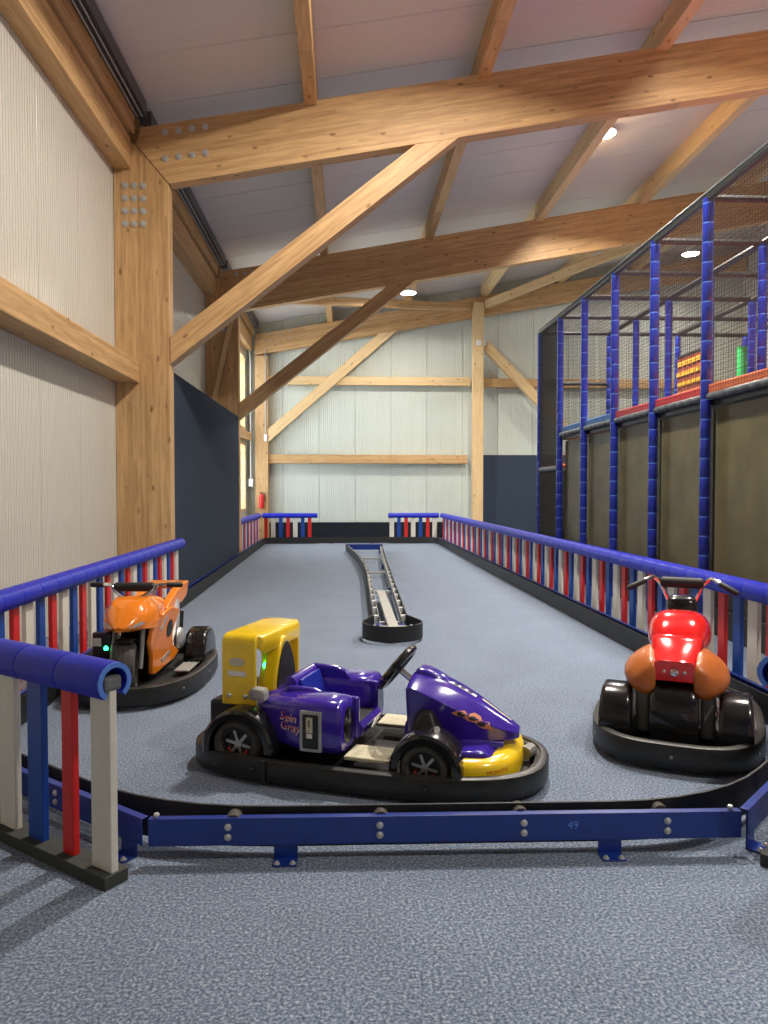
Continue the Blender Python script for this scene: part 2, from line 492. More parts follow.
FY = 23.5
po = beam('timber_post', (-2.60, FY, 0), (-2.60, FY, 5.74), 0.40, 0.30, label='glulam corner post at the far wall beside the windows', cat='post', side=(1, 0, 0))
bm3 = poly_xz('roof_beam', [(-2.8, 5.76), (12.9, 5.76+SL*15.7), (12.9, BT(12.9)-0.05), (-2.8, BT(-2.8)-0.05)], FY-0.13, FY+0.13, ang, (-2.8, 6.1), 'slimmer glulam roof beam lying along the far wall')
bolts(bm3, [(-2.3+0.2*a, 6.2+0.22*b+0.03*a) for a in range(4) for b in range(2)], FY-0.13, 0.03)
brace_xz(-2.397, 3.25, 0.87, 0.31, 5.755, -2.8, FY-0.16, FY-0.016, 'pale diagonal knee brace against the far wall', 'pine')
beam('timber_post', (4.18, FY-0.265, 0), (4.18, FY-0.265, 7.42), 0.33, 0.24, 'pine', 'slim pale post standing free before the far wall', 'post', side=(1, 0, 0))
beam('knee_brace', (4.455, FY-0.112, 6.13), (7.6, FY-0.112, 2.95), 0.18, 0.30, 'pine', 'pale brace slanting down behind the play frame from the slim far post', 'brace', side=(0, 1, 0))
beam('wall_rail', (-2.46, FY+0.1, 2.53), (3.9, FY+0.1, 2.53), 0.22, 0.28, 'glulam', 'lower horizontal timber rail across the far wall', 'rail')
beam('wall_rail', (-2.46, FY+0.1, 5.0), (4.0, FY+0.1, 5.0), 0.22, 0.26, 'pine', 'upper horizontal timber rail left of the slim far post', 'rail')
beam('wall_rail', (4.36, FY+0.1, 4.97), (12.9, FY+0.1, 4.97), 0.22, 0.28, 'glulam', 'horizontal timber rail on the far wall behind the play frame', 'rail')
# rails along the left wall
beam('wall_rail', (XL+0.165, YB, 3.15), (XL+0.165, 10.28, 3.15), 0.33, 0.28, 'glulam', 'horizontal timber rail halfway up the near left wall', 'rail')
beam('wall_rail', (XL+0.12, 17.12, 3.2), (XL+0.12, 23.3, 3.2), 0.20, 0.22, 'glulam', 'horizontal timber rail between the two windows', 'rail')
for a, b, t in ((YB, 10.28, 'above the plain near wall'), (10.52, 16.88, 'above the navy wall padding'), (17.12, 23.3, 'above the windows of the last bay')):
    beam('eave_beam', (XL+0.12, a, 6.09), (XL+0.12, b, 6.09), 0.24, 0.42, 'glulam', 'deep timber wall plate under the eaves ' + t, 'beam')
    beam('eave_purlin', (-2.92, a, 6.51), (-2.92, b, 6.51), 0.20, 0.33, 'glulam', 'upper timber eaves purlin ' + t, 'beam')
# roof purlins
for x_, t in ((-0.46, 'nearest the bolted wall posts'), (1.92, 'second from the bolted wall posts'), (4.44, 'in line with the slim far post'), (6.85, 'fourth from the bolted wall posts'), (9.3, 'far above the middle of the play frame')):
    beam('roof_purlin', (x_, YB, BT(x_)+0.135), (x_, YF, BT(x_)+0.135), 0.17, 0.385, 'pine' if x_ > 4 else 'glulam', 'long timber roof purlin ' + t, 'beam')
beam('wind_brace', (-2.75, 18.9, BT(-2.75)-0.05), (3.93, FY-0.27, 7.28), 0.16, 0.22, 'glulam', 'slanting roof brace from the eaves to the slim far post', 'brace')
beam('wind_brace', (4.44, FY-0.27, 7.38), (9.2, 18.6, BT(9.2)-0.10), 0.16, 0.24, 'pine', 'slanting roof brace from the slim far post over the play frame', 'brace')
beam('timber_batten', (-3.0, 16.83, 3.2), (-2.52, 16.83, 5.45), 0.05, 0.10, 'pine', 'thin pale batten leaning across the post behind the navy padding', 'batten', side=(0, 1, 0))
# eaves trim and cables
for n, (a, b) in enumerate(((YB, 10.28), (10.52, 16.88), (17.12, 23.3))):
    o = struct(MB().box2((-2.81, a, BT(-2.7)+0.14), (-2.66, b, BT(-2.7)+0.32)).build('trim_%d' % (n+1), 'trim_dark', smooth=0), 'dark metal strip under the eaves')
    for q in range(4):
        MB().tube([(-2.68-0.035*q, a+0.02, BT(-2.7)+0.125), (-2.68-0.035*q, b-0.02, BT(-2.7)+0.125)], 0.012, 6).build('cable', 'conduit' if q % 2 else 'tube_black', o)
# conduits on the far corner post
o = MB().tube([(-2.47, FY-0.17, 5.9), (-2.47, FY-0.17, 3.3)], 0.018, 8).build('conduit', 'conduit'); tag(o, 'grey conduit running down the far corner post', 'conduit')
o = MB().box((-2.47, FY-0.19, 3.18), (0.10, 0.06, 0.22)).build('junction_box', 'white_plastic', bevel=0.008); tag(o, 'small white box at the foot of the far conduit', 'junction box')
o = MB().tube([(-2.99, FY-0.22, 6.3), (-2.97, FY-0.22, 5.9), (-2.93, FY-0.22, 5.6), (-2.93, FY-0.22, 1.9)], 0.016, 8).build('cable', 'white_plastic'); tag(o, 'white cable hanging beside the windows of the last bay', 'cable')
o = MB().box((-2.93, FY-0.22, 1.78), (0.12, 0.08, 0.24)).build('socket_box', 'white_plastic', bevel=0.008); tag(o, 'white socket at the lower end of the hanging cable', 'socket')
o = MB().box((4.18, FY-0.417, 6.15), (0.16, 0.06, 0.16)).build('sensor_box', 'white_plastic', bevel=0.01); tag(o, 'small white sensor box high on the slim far post', 'sensor')
t = thing('fire_extinguisher', 'red fire extinguisher on the far corner post', 'extinguisher', (-2.60, FY-0.226, 0.98))
MB().lathe([(0, 0), (0.07, 0), (0.075, 0.02), (0.075, 0.36), (0.05, 0.43), (0.025, 0.46), (0, 0.46)], 16).build('cylinder', 'slat_red', t)
MB().box2((-0.06, -0.012, 0.46), (0.05, 0.012, 0.50)).tube([(0, 0, 0.44), (0, 0, 0.50)], 0.02, 8).build('handle', 'matt_black', t)
MB().tube([(0.03, 0, 0.48), (0.09, 0, 0.44), (0.10, 0, 0.2)], 0.012, 6).build('hose', 'matt_black', t)

# ------------------------------------------------------------------ lamps
def lamp(x_, y_, z_, label, power=1.0, spread=168):
    t = thing('ceiling_lamp', label, 'lamp', (x_, y_, z_))
    top = RF(x_) - z_
    MB().lathe([(0, 0.20), (0.08, 0.20), (0.10, 0.19), (0.11, 0.09), (0.22, 0.06), (0.245, 0.0), (0.23, 0.0), (0.22, 0.03), (0, 0.03)], 28).build('housing', 'white_plastic', t)
    MB().lathe([(0, -0.012), (0.12, -0.010), (0.20, -0.004), (0.22, 0.012), (0.22, 0.03)], 28).build('lens', 'lamp_glow', t)
    MB().tube([(0, 0, 0.19), (0, 0, top+0.03)], 0.012, 8).build('hanger', 'conduit', t)
    ld = bpy.data.lights.new('lamp_light', 'AREA'); ld.shape = 'DISK'; ld.size = 0.42; ld.energy = LAMP_W*power; ld.spread = R(spread); ld.color = LAMP_COL
    lo = bpy.data.objects.new('lamp_light', ld); COL.objects.link(lo); lo.parent = t; lo.location = (0, 0, -0.02)
lamp(4.72, 13.5, 8.06, 'bright round ceiling lamp between the two large roof beams', 0.9, 158)
lamp(1.72, 20.4, 6.95, 'bright round ceiling lamp before the far wall', 0.22)
lamp(9.75, 20.6, 8.2, 'bright round ceiling lamp seen through the play frame netting', 0.2)
lamp(4.72, 6.9, 8.02, 'round ceiling lamp above the red ride-on bike', 0.45, 165)
lamp(1.5, 7.2, 7.35, 'round ceiling lamp above the middle of the track', 0.44, 172)
lamp(4.72, 0.3, 7.85, 'round ceiling lamp above the foreground carpet', 0.32)
lamp(10.2, 10.2, 8.6, 'round ceiling lamp above the play frame', 0.28)

# ------------------------------------------------------------------ striped barriers
RZ = 0.805                       # rail centre height
def c_profile(ro, ri, n=14, gap=38):
    pts = []
    for k in range(n+1):
        a = R(-90+gap + (360-2*gap)*k/n); pts.append((ro*math.cos(a), ro*math.sin(a)))
    for k in range(n, -1, -1):
        a = R(-90+gap + (360-2*gap)*k/n); pts.append((ri*math.cos(a), ri*math.sin(a)))
    return pts
def sleeve_mesh(L):
    secs = []
    for x_, s in ((0, 0.955), (0.006, 0.99), (0.02, 1.0), (L-0.02, 1.0), (L-0.006, 0.99), (L, 0.955)):
        o = c_profile(0.078*s, 0.056)
        secs.append([(x_, a, b) for a, b in o])
    return MB().loft(secs).mesh('rail_sleeve', 'vinyl_blue', 40)
SLV = {}
SLAT = {}
def slat_mesh(colr, wd):
    key = (colr, wd)
    if key not in SLAT:
        SLAT[key] = MB().box2((-wd/2, -0.016, 0.05), (wd/2, 0.016, RZ-0.02)).mesh('slat', 'slat_' + colr, 0)
    return SLAT[key]
PAL = ('white', 'blue', 'red')
def barrier(label, p0, p1, first=0, pitch=0.225, start=0.06, step=1, wds=(0.130, 0.105, 0.10), group=None, base=True, foam=False):
    p0 = Vector((*p0, 0)); p1 = Vector((*p1, 0)); d = p1-p0; L = d.length
    t = thing('striped_barrier', label, 'barrier', p0, math.atan2(d.y, d.x), group)
    ns = max(1, round(L/0.30)); l = round(L/ns, 4)
    if l not in SLV: SLV[l] = sleeve_mesh(l)
    for k in range(ns): put('rail_sleeve', SLV[l], t, loc=(k*l, 0, RZ))
    MB().box2((0.004, -0.042, RZ-0.040), (L-0.004, 0.042, RZ+0.022)).build('rail_core', 'core_grey', t, smooth=0, bevel=0.016)
    if base: MB().box2((0.0, -0.055, 0), (L, 0.055, 0.052)).build('base_plank', 'base_dark', t, smooth=0, bevel=0.004)
    if foam:
        MB().loft([[(x_, a, b) for a, b in c_profile(0.0765, 0.0565)] for x_ in (-0.004, 0.002)]).build('sleeve_end', 'foam_blue', t, smooth=40, loc=(0, 0, RZ))
    n = int((L-start-0.03)/pitch)+1
    for k in range(n):
        c = PAL[(first + step*k) % 3]; wd = wds[PAL.index(c)]
        o = put('slat', slat_mesh(c, wd), t, bevel=0.003, loc=(start + k*pitch + random.uniform(-.008, .008), 0, 0))
    return t
barrier('short striped barrier with an open rail end before the orange bike', (-0.895, 2.905), (-2.27, 3.925), first=0, step=-1, start=0.075, wds=(0.125, 0.105, 0.072), foam=True)
barrier('long striped barrier along the left wall behind the orange bike', (-2.297, 4.02), (-2.297, 10.45), first=0, step=1, start=0.1)
barrier('striped barrier below the windows of the last bay', (-2.48, 17.2), (-2.48, 21.45), first=0, start=0.12)
barrier('striped far barrier joining the window side', (-2.38, 21.53), (-0.80, 21.53), first=2, start=0.10, pitch=0.21)
barrier('striped far barrier joining the play frame side', (1.26, 21.53), (2.74, 21.53), first=0, start=0.10, pitch=0.21)
barrier('long striped barrier in front of the blue play frame', (3.02, 4.12), (2.84, 21.45), first=1, start=0.02)
barrier('short striped barrier with an open rail end beside the red bike', (1.745, 2.885), (2.98, 4.01), first=1, step=-1, start=0.075, wds=(0.125, 0.105, 0.072), foam=True)

# ------------------------------------------------------------------ steel guard rails and rubber belt
def guard(label, p0, p1, feet=(), bolt_at=(), out=1.0, top=0.180, h=0.115, fin=1.0):
    """blue folded steel rail: p0->p1 along local X, local +Y points into the track"""
    p0 = Vector((*p0, 0)); p1 = Vector((*p1, 0)); d = p1-p0; L = d.length
    t = thing('guard_rail', label, 'guard rail', p0, math.atan2(d.y, d.x))
    prof = [(0, top-h), (0, top), (0.035, top), (0.035, top-0.006), (0.006, top-0.006), (0.006, top-h)]
    MB().loft([[(x_, a*out, b) for a, b in prof] for x_ in (0, L)]).build('rail_plate', 'steel_blue', t, smooth=0, bevel=0.0015)
    for fx in feet:
        ft = MB().box2((fx-0.05, 0.006*out, 0.004), (fx+0.05, 0.014*out, top-0.01)).box2((fx-0.05, 0.014*out, 0), (fx+0.05, -0.060*out*fin, 0.007)).build('foot', 'steel_blue', t, smooth=0, bevel=0.002)
        for s in (-1, 1):
            MB().lathe([(0, 0.020), (0.006, 0.019), (0.010, 0.013), (0.010, 0.009), (0.014, 0.009), (0.014, 0.005), (0, 0.005)], 10, M=Matrix.Translation((fx+s*0.033, -0.043*out*fin, 0))).build('bolt', 'zinc', ft)
    for bx in bolt_at:
        for z_ in (top-0.037, top-0.079):
            M = Matrix.Translation((bx, 0, z_)) @ Matrix.Rotation(PI/2*out, 4, 'X')
            MB().lathe([(0, 0.012), (0.008, 0.010), (0.012, 0.003), (0.015, 0.003), (0.015, -0.001), (0, -0.001)], 12, M=M).build('bolt', 'zinc', t)
    return t
F0, F1 = (-0.82, 3.085), (1.69, 3.035)
g = guard('blue steel guard rail across the front of the track', F0, F1, feet=(0.57, 1.945), bolt_at=(0.33, 0.965, 1.575, 2.19))
# stamped number 49 and joint pins
tx = bpy.data.curves.new('number', 'FONT'); tx.body = '49'; tx.size = 0.048; tx.extrude = 0.0006
to = bpy.data.objects.new('number', tx); COL.objects.link(to)
bpy.context.view_layer.update()
nm = bpy.data.meshes.new_from_object(to.evaluated_get(bpy.context.evaluated_depsgraph_get())); bpy.data.objects.remove(to)
nm.materials.clear(); nm.materials.append(MATS['foam_blue'])
put('number', nm, g, loc=(1.76, -0.0008, 0.115), rot=(PI/2, 0, 0))
for x_ in (0.03, 2.47):
    MB().lathe([(0, 0.200), (0.010, 0.198), (0.013, 0.190), (0.007, 0.187), (0.007, 0.06), (0, 0.06)], 10, M=Matrix.Translation((x_, 0.02, 0))).build('hinge_pin', 'zinc', g)
guard('blue steel guard rail behind the short barrier near the orange bike', (-2.14, 4.085), (-0.85, 3.095), feet=(1.53,), bolt_at=(0.5, 1.0))
guard('blue steel guard rail behind the short barrier near the red bike', (1.725, 3.045), (2.83, 4.12), feet=(0.06,), bolt_at=(0.4, 0.9))
guard('blue steel guard rail at the foot of the long play side barrier', (2.93, 4.2), (2.755, 21.3), fin=-1, feet=[2.4*i+1 for i in range(7)], bolt_at=[1.2*i+0.5 for i in range(14)])
guard('blue steel guard rail at the foot of the left wall barrier', (-2.21, 10.45), (-2.21, 4.15), fin=-1, feet=(1, 3.4, 5.6), bolt_at=[1.2*i+0.5 for i in range(5)])
guard('blue steel guard rail at the foot of the tall navy padding', (-2.36, 21.2), (-2.25, 10.55), fin=-1, feet=[2.4*i+1 for i in range(4)], bolt_at=[1.2*i+0.5 for i in range(9)])
guard('blue steel guard rail across the far end of the track', (2.60, 21.42), (-2.2, 21.42), fin=-1, feet=(0.6, 1.8, 3.0, 4.2), bolt_at=[0.8*i+0.4 for i in range(6)])

def catmull(pts, closed=False, k=6):
    P = [Vector(p) for p in pts]; n = len(P); out = []
    for i in range(n if closed else n-1):
        a, b, c, d = (P[(i+j) % n] if closed else P[min(max(i+j, 0), n-1)] for j in (-1, 0, 1, 2))
        for q in range(k):
            t = q/k
            out.append(0.5*((2*b)+(c-a)*t+(2*a-5*b+4*c-d)*t*t+(3*b-a-3*c+d)*t**3))
    if not closed: out.append(P[-1])
    return out
def round_path(pts, r, k=6):
    """closed polygon with rounded corners"""
    out = []; n = len(pts)
    for i in range(n):
        a, b, c = Vector(pts[i-1]), Vector(pts[i]), Vector(pts[(i+1) % n])
        u = (a-b); v = (c-b)
        rr = min(r, u.length*0.45, v.length*0.45)
        p, q = b+u.normalized()*rr, b+v.normalized()*rr
        for j in range(k+1):
            t = j/k
            out.append((1-t)**2*p + 2*t*(1-t)*b + t*t*q)
    return out
def strip(mb, path, prof, closed=True):
    """sweep a profile of (outward offset, z) along a 2-D path"""
    n = len(path); secs = []
    for i, p in enumerate(path):
        a = path[i-1] if (closed or i) else p; b = path[(i+1) % n] if (closed or i < n-1) else p
        tgt = (b-a).normalized(); nr = Vector((tgt.y, -tgt.x))
        secs.append([(p.x+nr.x*o, p.y+nr.y*o, z_) for o, z_ in prof])
    return mb.loft(secs, closed=closed)
track = [(-0.80, 3.165), (1.65, 3.12), (2.78, 4.22), (2.62, 21.28), (-2.26, 21.28), (-2.125, 10.5), (-2.11, 4.22)]
track = round_path([(x_, y_) for x_, y_ in track], 0.5)
track = [Vector((p[0], p[1])) for p in track]
o = strip(MB(), track, [(0, 0.025), (0.012, 0.025), (0.012, 0.198), (0, 0.198)]).build('bumper_belt', 'rubber', smooth=50)
tag(o, 'black rubber belt running all round inside the guard rails', 'bumper belt')
for x_ in (-0.47, 0.15, 0.75, 1.36):
    MB().tube([(x_, 3.09, 0.155), (x_, 3.17, 0.155)], 0.035, 12).build('buffer', 'tyre', o)

# ------------------------------------------------------------------ centre island
isl = thing('track_island', 'long narrow black rubber island dividing the track', 'track divider', (0, 0, 0))
ring = [Vector((0.315, 8.02)), Vector((0.27, 7.90))]
for k in range(25):
    a = R(-202 + 224*k/24)
    ring.append(Vector((0.49 + 0.30*math.cos(a), 7.62 + 0.30*math.sin(a))))
ring += [Vector((0.71, 7.90)), Vector((0.665, 8.02))]
left_side = [Vector(p) for p in ((0.37, 8.0), (0.38, 9.0), (0.40, 10.6), (0.42, 12.2), (0.40, 13.6), (0.33, 15.3), (0.21, 17.0), (0.08, 18.6))]
right_side = [Vector(p) for p in ((0.61, 8.0), (0.635, 9.0), (0.665, 10.6), (0.70, 12.2), (0.73, 13.6), (0.77, 15.3), (0.82, 17.0), (0.88, 18.6))]
strip(MB(), ring, [(0, 0.03), (0.014, 0.03), (0.014, 0.19), (0, 0.19)], closed=False).build('rubber_nose', 'rubber', isl, smooth=50)
strip(MB(), list(reversed(left_side)), [(0.055, 0.03), (0.067, 0.03), (0.067, 0.19), (0.055, 0.19)], closed=False).build('rubber_side', 'rubber', isl, smooth=50)
strip(MB(), right_side, [(0.055, 0.03), (0.067, 0.03), (0.067, 0.19), (0.055, 0.19)], closed=False).build('rubber_side', 'rubber', isl, smooth=50)
strip(MB(), list(reversed(left_side)), [(0, 0.08), (0.008, 0.08), (0.008, 0.17), (0, 0.17)], closed=False).build('steel_side', 'grey_metal', isl, smooth=0)
strip(MB(), right_side, [(0, 0.08), (0.008, 0.08), (0.008, 0.17), (0, 0.17)], closed=False).build('steel_side', 'grey_metal', isl, smooth=0)
def interp(path, y_):
    for a, b in zip(path, path[1:]):
        if a.y <= y_ <= b.y:
            return a.x + (b.x-a.x)*(y_-a.y)/(b.y-a.y)
    return path[-1].x
yy = 8.15
while yy < 18.5:
    for path, s in ((left_side, -1), (right_side, 1)):
        xx = interp(path, yy)
        MB().box2((xx, yy-0.025, 0.10), (xx+s*0.055, yy+0.025, 0.165)).build('spacer', 'white_plastic', isl, smooth=0)
    yy += 0.55
for yy in (8.1, 10.6, 13.1, 15.8):
    a, b = interp(left_side, yy), interp(right_side, yy)
    MB().box2((a+0.008, yy-0.03, 0.06), (b-0.008, yy+0.03, 0.10)).build('cross_bar', 'silver', isl, smooth=0)
MB().box2((0.44, 7.45, 0.135), (0.55, 10.2, 0.155)).build('plank', 'plastic_grey', isl, smooth=0, bevel=0.004)
MB().prism([(0.24, 7.58), (0.49, 7.38), (0.74, 7.58), (0.62, 7.68), (0.36, 7.68)], 0.11, 0.135).build('nose_plate', 'plastic_grey', isl, smooth=0, bevel=0.003)
for x_, y_ in ((0.3, 7.585), (0.49, 7.44), (0.68, 7.585)):
    MB().lathe([(0, 0.162), (0.012, 0.16), (0.016, 0.13), (0, 0.13)], 8, M=Matrix.Translation((x_, y_, 0))).build('bolt', 'zinc', isl)
MB().box2((0.03, 18.55, 0.05), (0.93, 18.60, 0.19)).build('end_plate', 'steel_blue', isl, smooth=0, bevel=0.004)
for x_ in (0.06, 0.91):
    for y_ in (11.0, 14.5, 18.0):
        xx = interp(left_side if x_ < 0.5 else right_side, y_)
        MB().box2((xx-0.03, y_-0.04, 0), (xx+0.03, y_+0.04, 0.09)).build('foot', 'steel_blue', isl, smooth=0, bevel=0.003)
for path in (left_side, right_side):
    MB().box2((path[0].x-0.03, path[0].y-0.05, 0), (path[0].x+0.03, path[0].y+0.05, 0.09)).build('foot', 'steel_blue', isl, smooth=0, bevel=0.003)

# ------------------------------------------------------------------ shared vehicle bits
def band(name, parent, path, z0, z1, th, mat='rubber_worn'):
    prof = [(-th*0.5, z0), (th*0.38, z0), (th*0.5, z0+0.012), (th*0.5, z1-0.022), (th*0.44, z1-0.006), (th*0.3, z1), (-th*0.1, z1), (-th*0.15, z1-0.010), (-th*0.5, z1-0.014)]
    return strip(MB(), path, prof).build(name, mat, parent, smooth=40)
def super_path(xr, xf, hw, nr=4.0, nf=2.4, n=64):
    """closed plan outline, rear half with exponent nr and front half with nf, counter-clockwise"""
    xm = xr + 0.5*(xf-xr); pts = []
    for k in range(n):
        a = 2*PI*k/n; c, s = math.cos(a), math.sin(a)
        e = nf if c > 0 else nr; h = (xf-xm) if c > 0 else (xm-xr)
        pts.append(Vector((xm + h*math.copysign(abs(c)**(2/e), c), hw*math.copysign(abs(s)**(2/e), s))))
    # spread the points evenly
    P = pts + [pts[0]]; cum = [0]
    for a, b in zip(P, P[1:]): cum.append(cum[-1]+(b-a).length)
    out = []; j = 0
    for k in range(n):
        s = cum[-1]*k/n
        while cum[j+1] < s: j += 1
        t = (s-cum[j])/max(1e-9, cum[j+1]-cum[j]); out.append(P[j].lerp(P[j+1], t))
    return out
def wheel(parent, p, r, wd, rim_mat='silver', spoke_mat='decal_red', tread=False, rz=0.0):
    """tyre about the local Y axis, with a rim as sub-part"""
    M = at((0, 0, 0), 'y'); h = wd/2
    prof = [(r*0.62, -h*0.75), (r*0.70, -h*0.98), (r*0.86, -h), (r*0.96, -h*0.82), (r, -h*0.45), (r, h*0.45), (r*0.96, h*0.82), (r*0.86, h), (r*0.70, h*0.98), (r*0.62, h*0.75)]
    ty = MB().lathe(prof, 32, M=M, closed_prof=True).build('wheel', 'tyre', parent, loc=p, rot=(0, 0, rz))
    if tread:
        for q in (-0.55, 0, 0.55):
            MB().lathe([(r*0.99, h*(q*0.8-0.03)), (r*1.012, h*(q*0.8-0.02)), (r*1.012, h*(q*0.8+0.02)), (r*0.99, h*(q*0.8+0.03))], 32, M=M).build('tread_rib', 'tyre', ty)
    rm = MB().lathe([(0, -h*0.5), (r*0.50, -h*0.5), (r*0.55, -h*0.72), (r*0.63, -h*0.74), (r*0.63, h*0.74), (r*0.55, h*0.72), (r*0.50, h*0.5), (0, h*0.5)], 24, M=M).build('rim', 'matt_black', ty)
    sp = MB().lathe([(0, -h*0.70), (r*0.15, -h*0.66), (r*0.17, -h*0.4), (r*0.17, h*0.4), (r*0.15, h*0.66), (0, h*0.70)], 12, M=M)
    for k in range(6):
        sp.box2((r*0.10, -r*0.055, -h*0.6), (r*0.56, r*0.055, h*0.6), M @ Matrix.Rotation(k*PI/3+0.2, 4, 'Z'))
    sp.build('spokes', rim_mat, ty, smooth=30)
    for s in (-1, 1):
        MB().lathe([(r*0.38, s*h*0.56), (r*0.45, s*h*0.66), (r*0.52, s*h*0.56)], 14, M=M, a0=0.5, a1=2.8).build('rim_trim', spoke_mat, ty)
    return ty
def arch(parent, p, ri, ro, wd, a0=-0.1, a1=PI+0.1, mat='gloss_black', name='fender'):
    """mudguard about local Y at p, over the top of a wheel"""
    h = wd/2; rm_ = (ri+ro)/2
    prof = [(ri, -h), (ro-0.018, -h), (ro-0.004, -h+0.012), (ro, -h+0.035), (ro, h-0.035), (ro-0.004, h-0.012), (ro-0.018, h), (ri, h), (ri, h-0.012), (ro-0.02, h-0.014), (ro-0.02, -h+0.014), (ri, -h+0.012)]
    M = Matrix.Translation(p) @ Matrix.Rotation(PI/2, 4, 'X')
    return MB().lathe(prof, 24, M=M, a0=a0, a1=a1, closed_prof=True).build(name, mat, parent)
def text_mesh(body, size, extrude=0.0006, shear=0.0):
    c = bpy.data.curves.new('t', 'FONT'); c.body = body; c.size = size; c.extrude = extrude; c.align_x = 'CENTER'; c.align_y = 'CENTER'; c.shear = shear
    c.resolution_u = 3
    o = bpy.data.objects.new('t', c); COL.objects.link(o); bpy.context.view_layer.update()
    me = bpy.data.meshes.new_from_object(o.evaluated_get(bpy.context.evaluated_depsgraph_get()))
    bpy.data.objects.remove(o)
    return me
def on_surface(name, me, mat, parent, target, M, direction, lift=0.002):
    """drop a flat mesh on the surface of target (all in the parent's frame)"""
    bpy.context.view_layer.update()
    dg = bpy.context.evaluated_depsgraph_get(); ev = target.evaluated_get(dg).to_mesh()
    tm = target.matrix_basis
    bv = BVHTree.FromPolygons([tm @ v.co for v in ev.vertices], [tuple(p.vertices) for p in ev.polygons])
    d = Vector(direction).normalized(); mean = None
    for v in me.vertices:
        p = M @ v.co
        h = bv.ray_cast(p - d*0.6, d)
        if h[0] is not None: v.co = h[0] - d*lift; mean = h[0]
        else: v.co = p
    me.materials.clear(); me.materials.append(MATS[mat])
    return put(name, me, parent)
def flat_mesh(poly):
    """filled outline with inner points on a small grid so that it follows a curved surface"""
    bm = bmesh.new(); vs = [bm.verts.new((x_, y_, 0)) for x_, y_ in poly]; bm.faces.new(vs)
    bmesh.ops.triangulate(bm, faces=bm.faces)
    bmesh.ops.subdivide_edges(bm, edges=bm.edges, cuts=2, use_grid_fill=True)
    me = bpy.data.meshes.new('decal'); bm.to_mesh(me); bm.free(); return me
NEAR = Matrix.Rotation(PI/2, 4, 'X')          # text plane facing local -Y, reading along +X

# ------------------------------------------------------------------ go-kart
K = thing('go_kart', 'purple and yellow ride-on go-kart in the middle of the carpet', 'go-kart', (0.08, 4.18, 0), R(-20))
bp = super_path(-0.90, 1.02, 0.455, 3.6, 2.7)
band('bumper', K, bp, 0.022, 0.138, 0.07)
MB().prism([(p.x*0.93+0.004, p.y*0.93) for p in bp], 0.045, 0.085).build('floor_pan', 'matt_black', K, smooth=30)
MB().box((-0.36, -0.496, 0.085), (0.02, 0.012, 0.12)).build('bumper_joint', 'rubber', K, bevel=0.003)
for x_, y_ in ((0.1, -0.4945), (0.5, -0.495), (-0.43, -0.496), (-0.65, -0.49)):
    MB().lathe([(0, 0.006), (0.010, 0.004), (0.013, -0.002)], 10, M=Matrix.Translation((x_, y_, 0.085)) @ Matrix.Rotation(PI/2, 4, 'X')).build('bumper_screw', 'matt_black', K)
for s in (-1, 1):
    wheel(K, (-0.56, s*0.345, 0.175), 0.145, 0.15)
    wheel(K, (0.48, s*0.35, 0.16), 0.132, 0.15)
    arch(K, (-0.55, s*0.335, 0.155), 0.165, 0.215, 0.20, a0=-0.05, a1=PI+0.15)
    arch(K, (0.485, s*0.335, 0.145), 0.142, 0.190, 0.19, a0=-0.15, a1=PI+0.05)
    # side pods
    pod = []
    for x_, z0, z1, y0, y1 in ((-0.66, 0.22, 0.33, 0.14, 0.21), (-0.54, 0.20, 0.385, 0.13, 0.25), (-0.38, 0.175, 0.425, 0.13, 0.345), (-0.24, 0.165, 0.44, 0.13, 0.385), (-0.10, 0.16, 0.445, 0.14, 0.395), (0.005, 0.16, 0.44, 0.15, 0.39), (0.03, 0.175, 0.42, 0.165, 0.375)):
        pod.append(secx(x_, s*(y0+y1)/2, z0, z1, (y1-y0)/2, 0.055, 4))
    p = MB().loft(pod).build('side_pod', 'purple', K, smooth=50)
    if s < 0: podn = p
    MB().lathe([(0, 0.006), (0.9, 0.006), (1.0, 0.0)], 20, M=Matrix.Translation((0.031, s*0.27, 0.30)) @ Matrix.Diagonal((1, 0.075, 0.10, 1)) @ Matrix.Rotation(PI/2, 4, 'Y')).build('pod_vent', 'gloss_black', K)
    MB().box2((0.045, s*0.19, 0.150), (0.30, s*0.385, 0.172)).build('foot_plate', 'tread_beige', K, bevel=0.006)
    # shroud between cowl and front wheel
    MB().loft([[(x_, s*b, c) for x_, b, c in ((0.36, 0.12, z_), (0.52+q, 0.12, z_), (0.52+q, 0.285+q, z_), (0.38-q, 0.285+q, z_))] for z_, q in ((0.09, 0.02), (0.30, 0.0), (0.395, -0.045))]).build('suspension_cover', 'matt_black', K, smooth=30, bevel=0.012)
    MB().tube([(0.50, s*0.27, 0.31), (0.525, s*0.315, 0.335)], 0.016, 10).build('cover_clamp', 'silver', K)
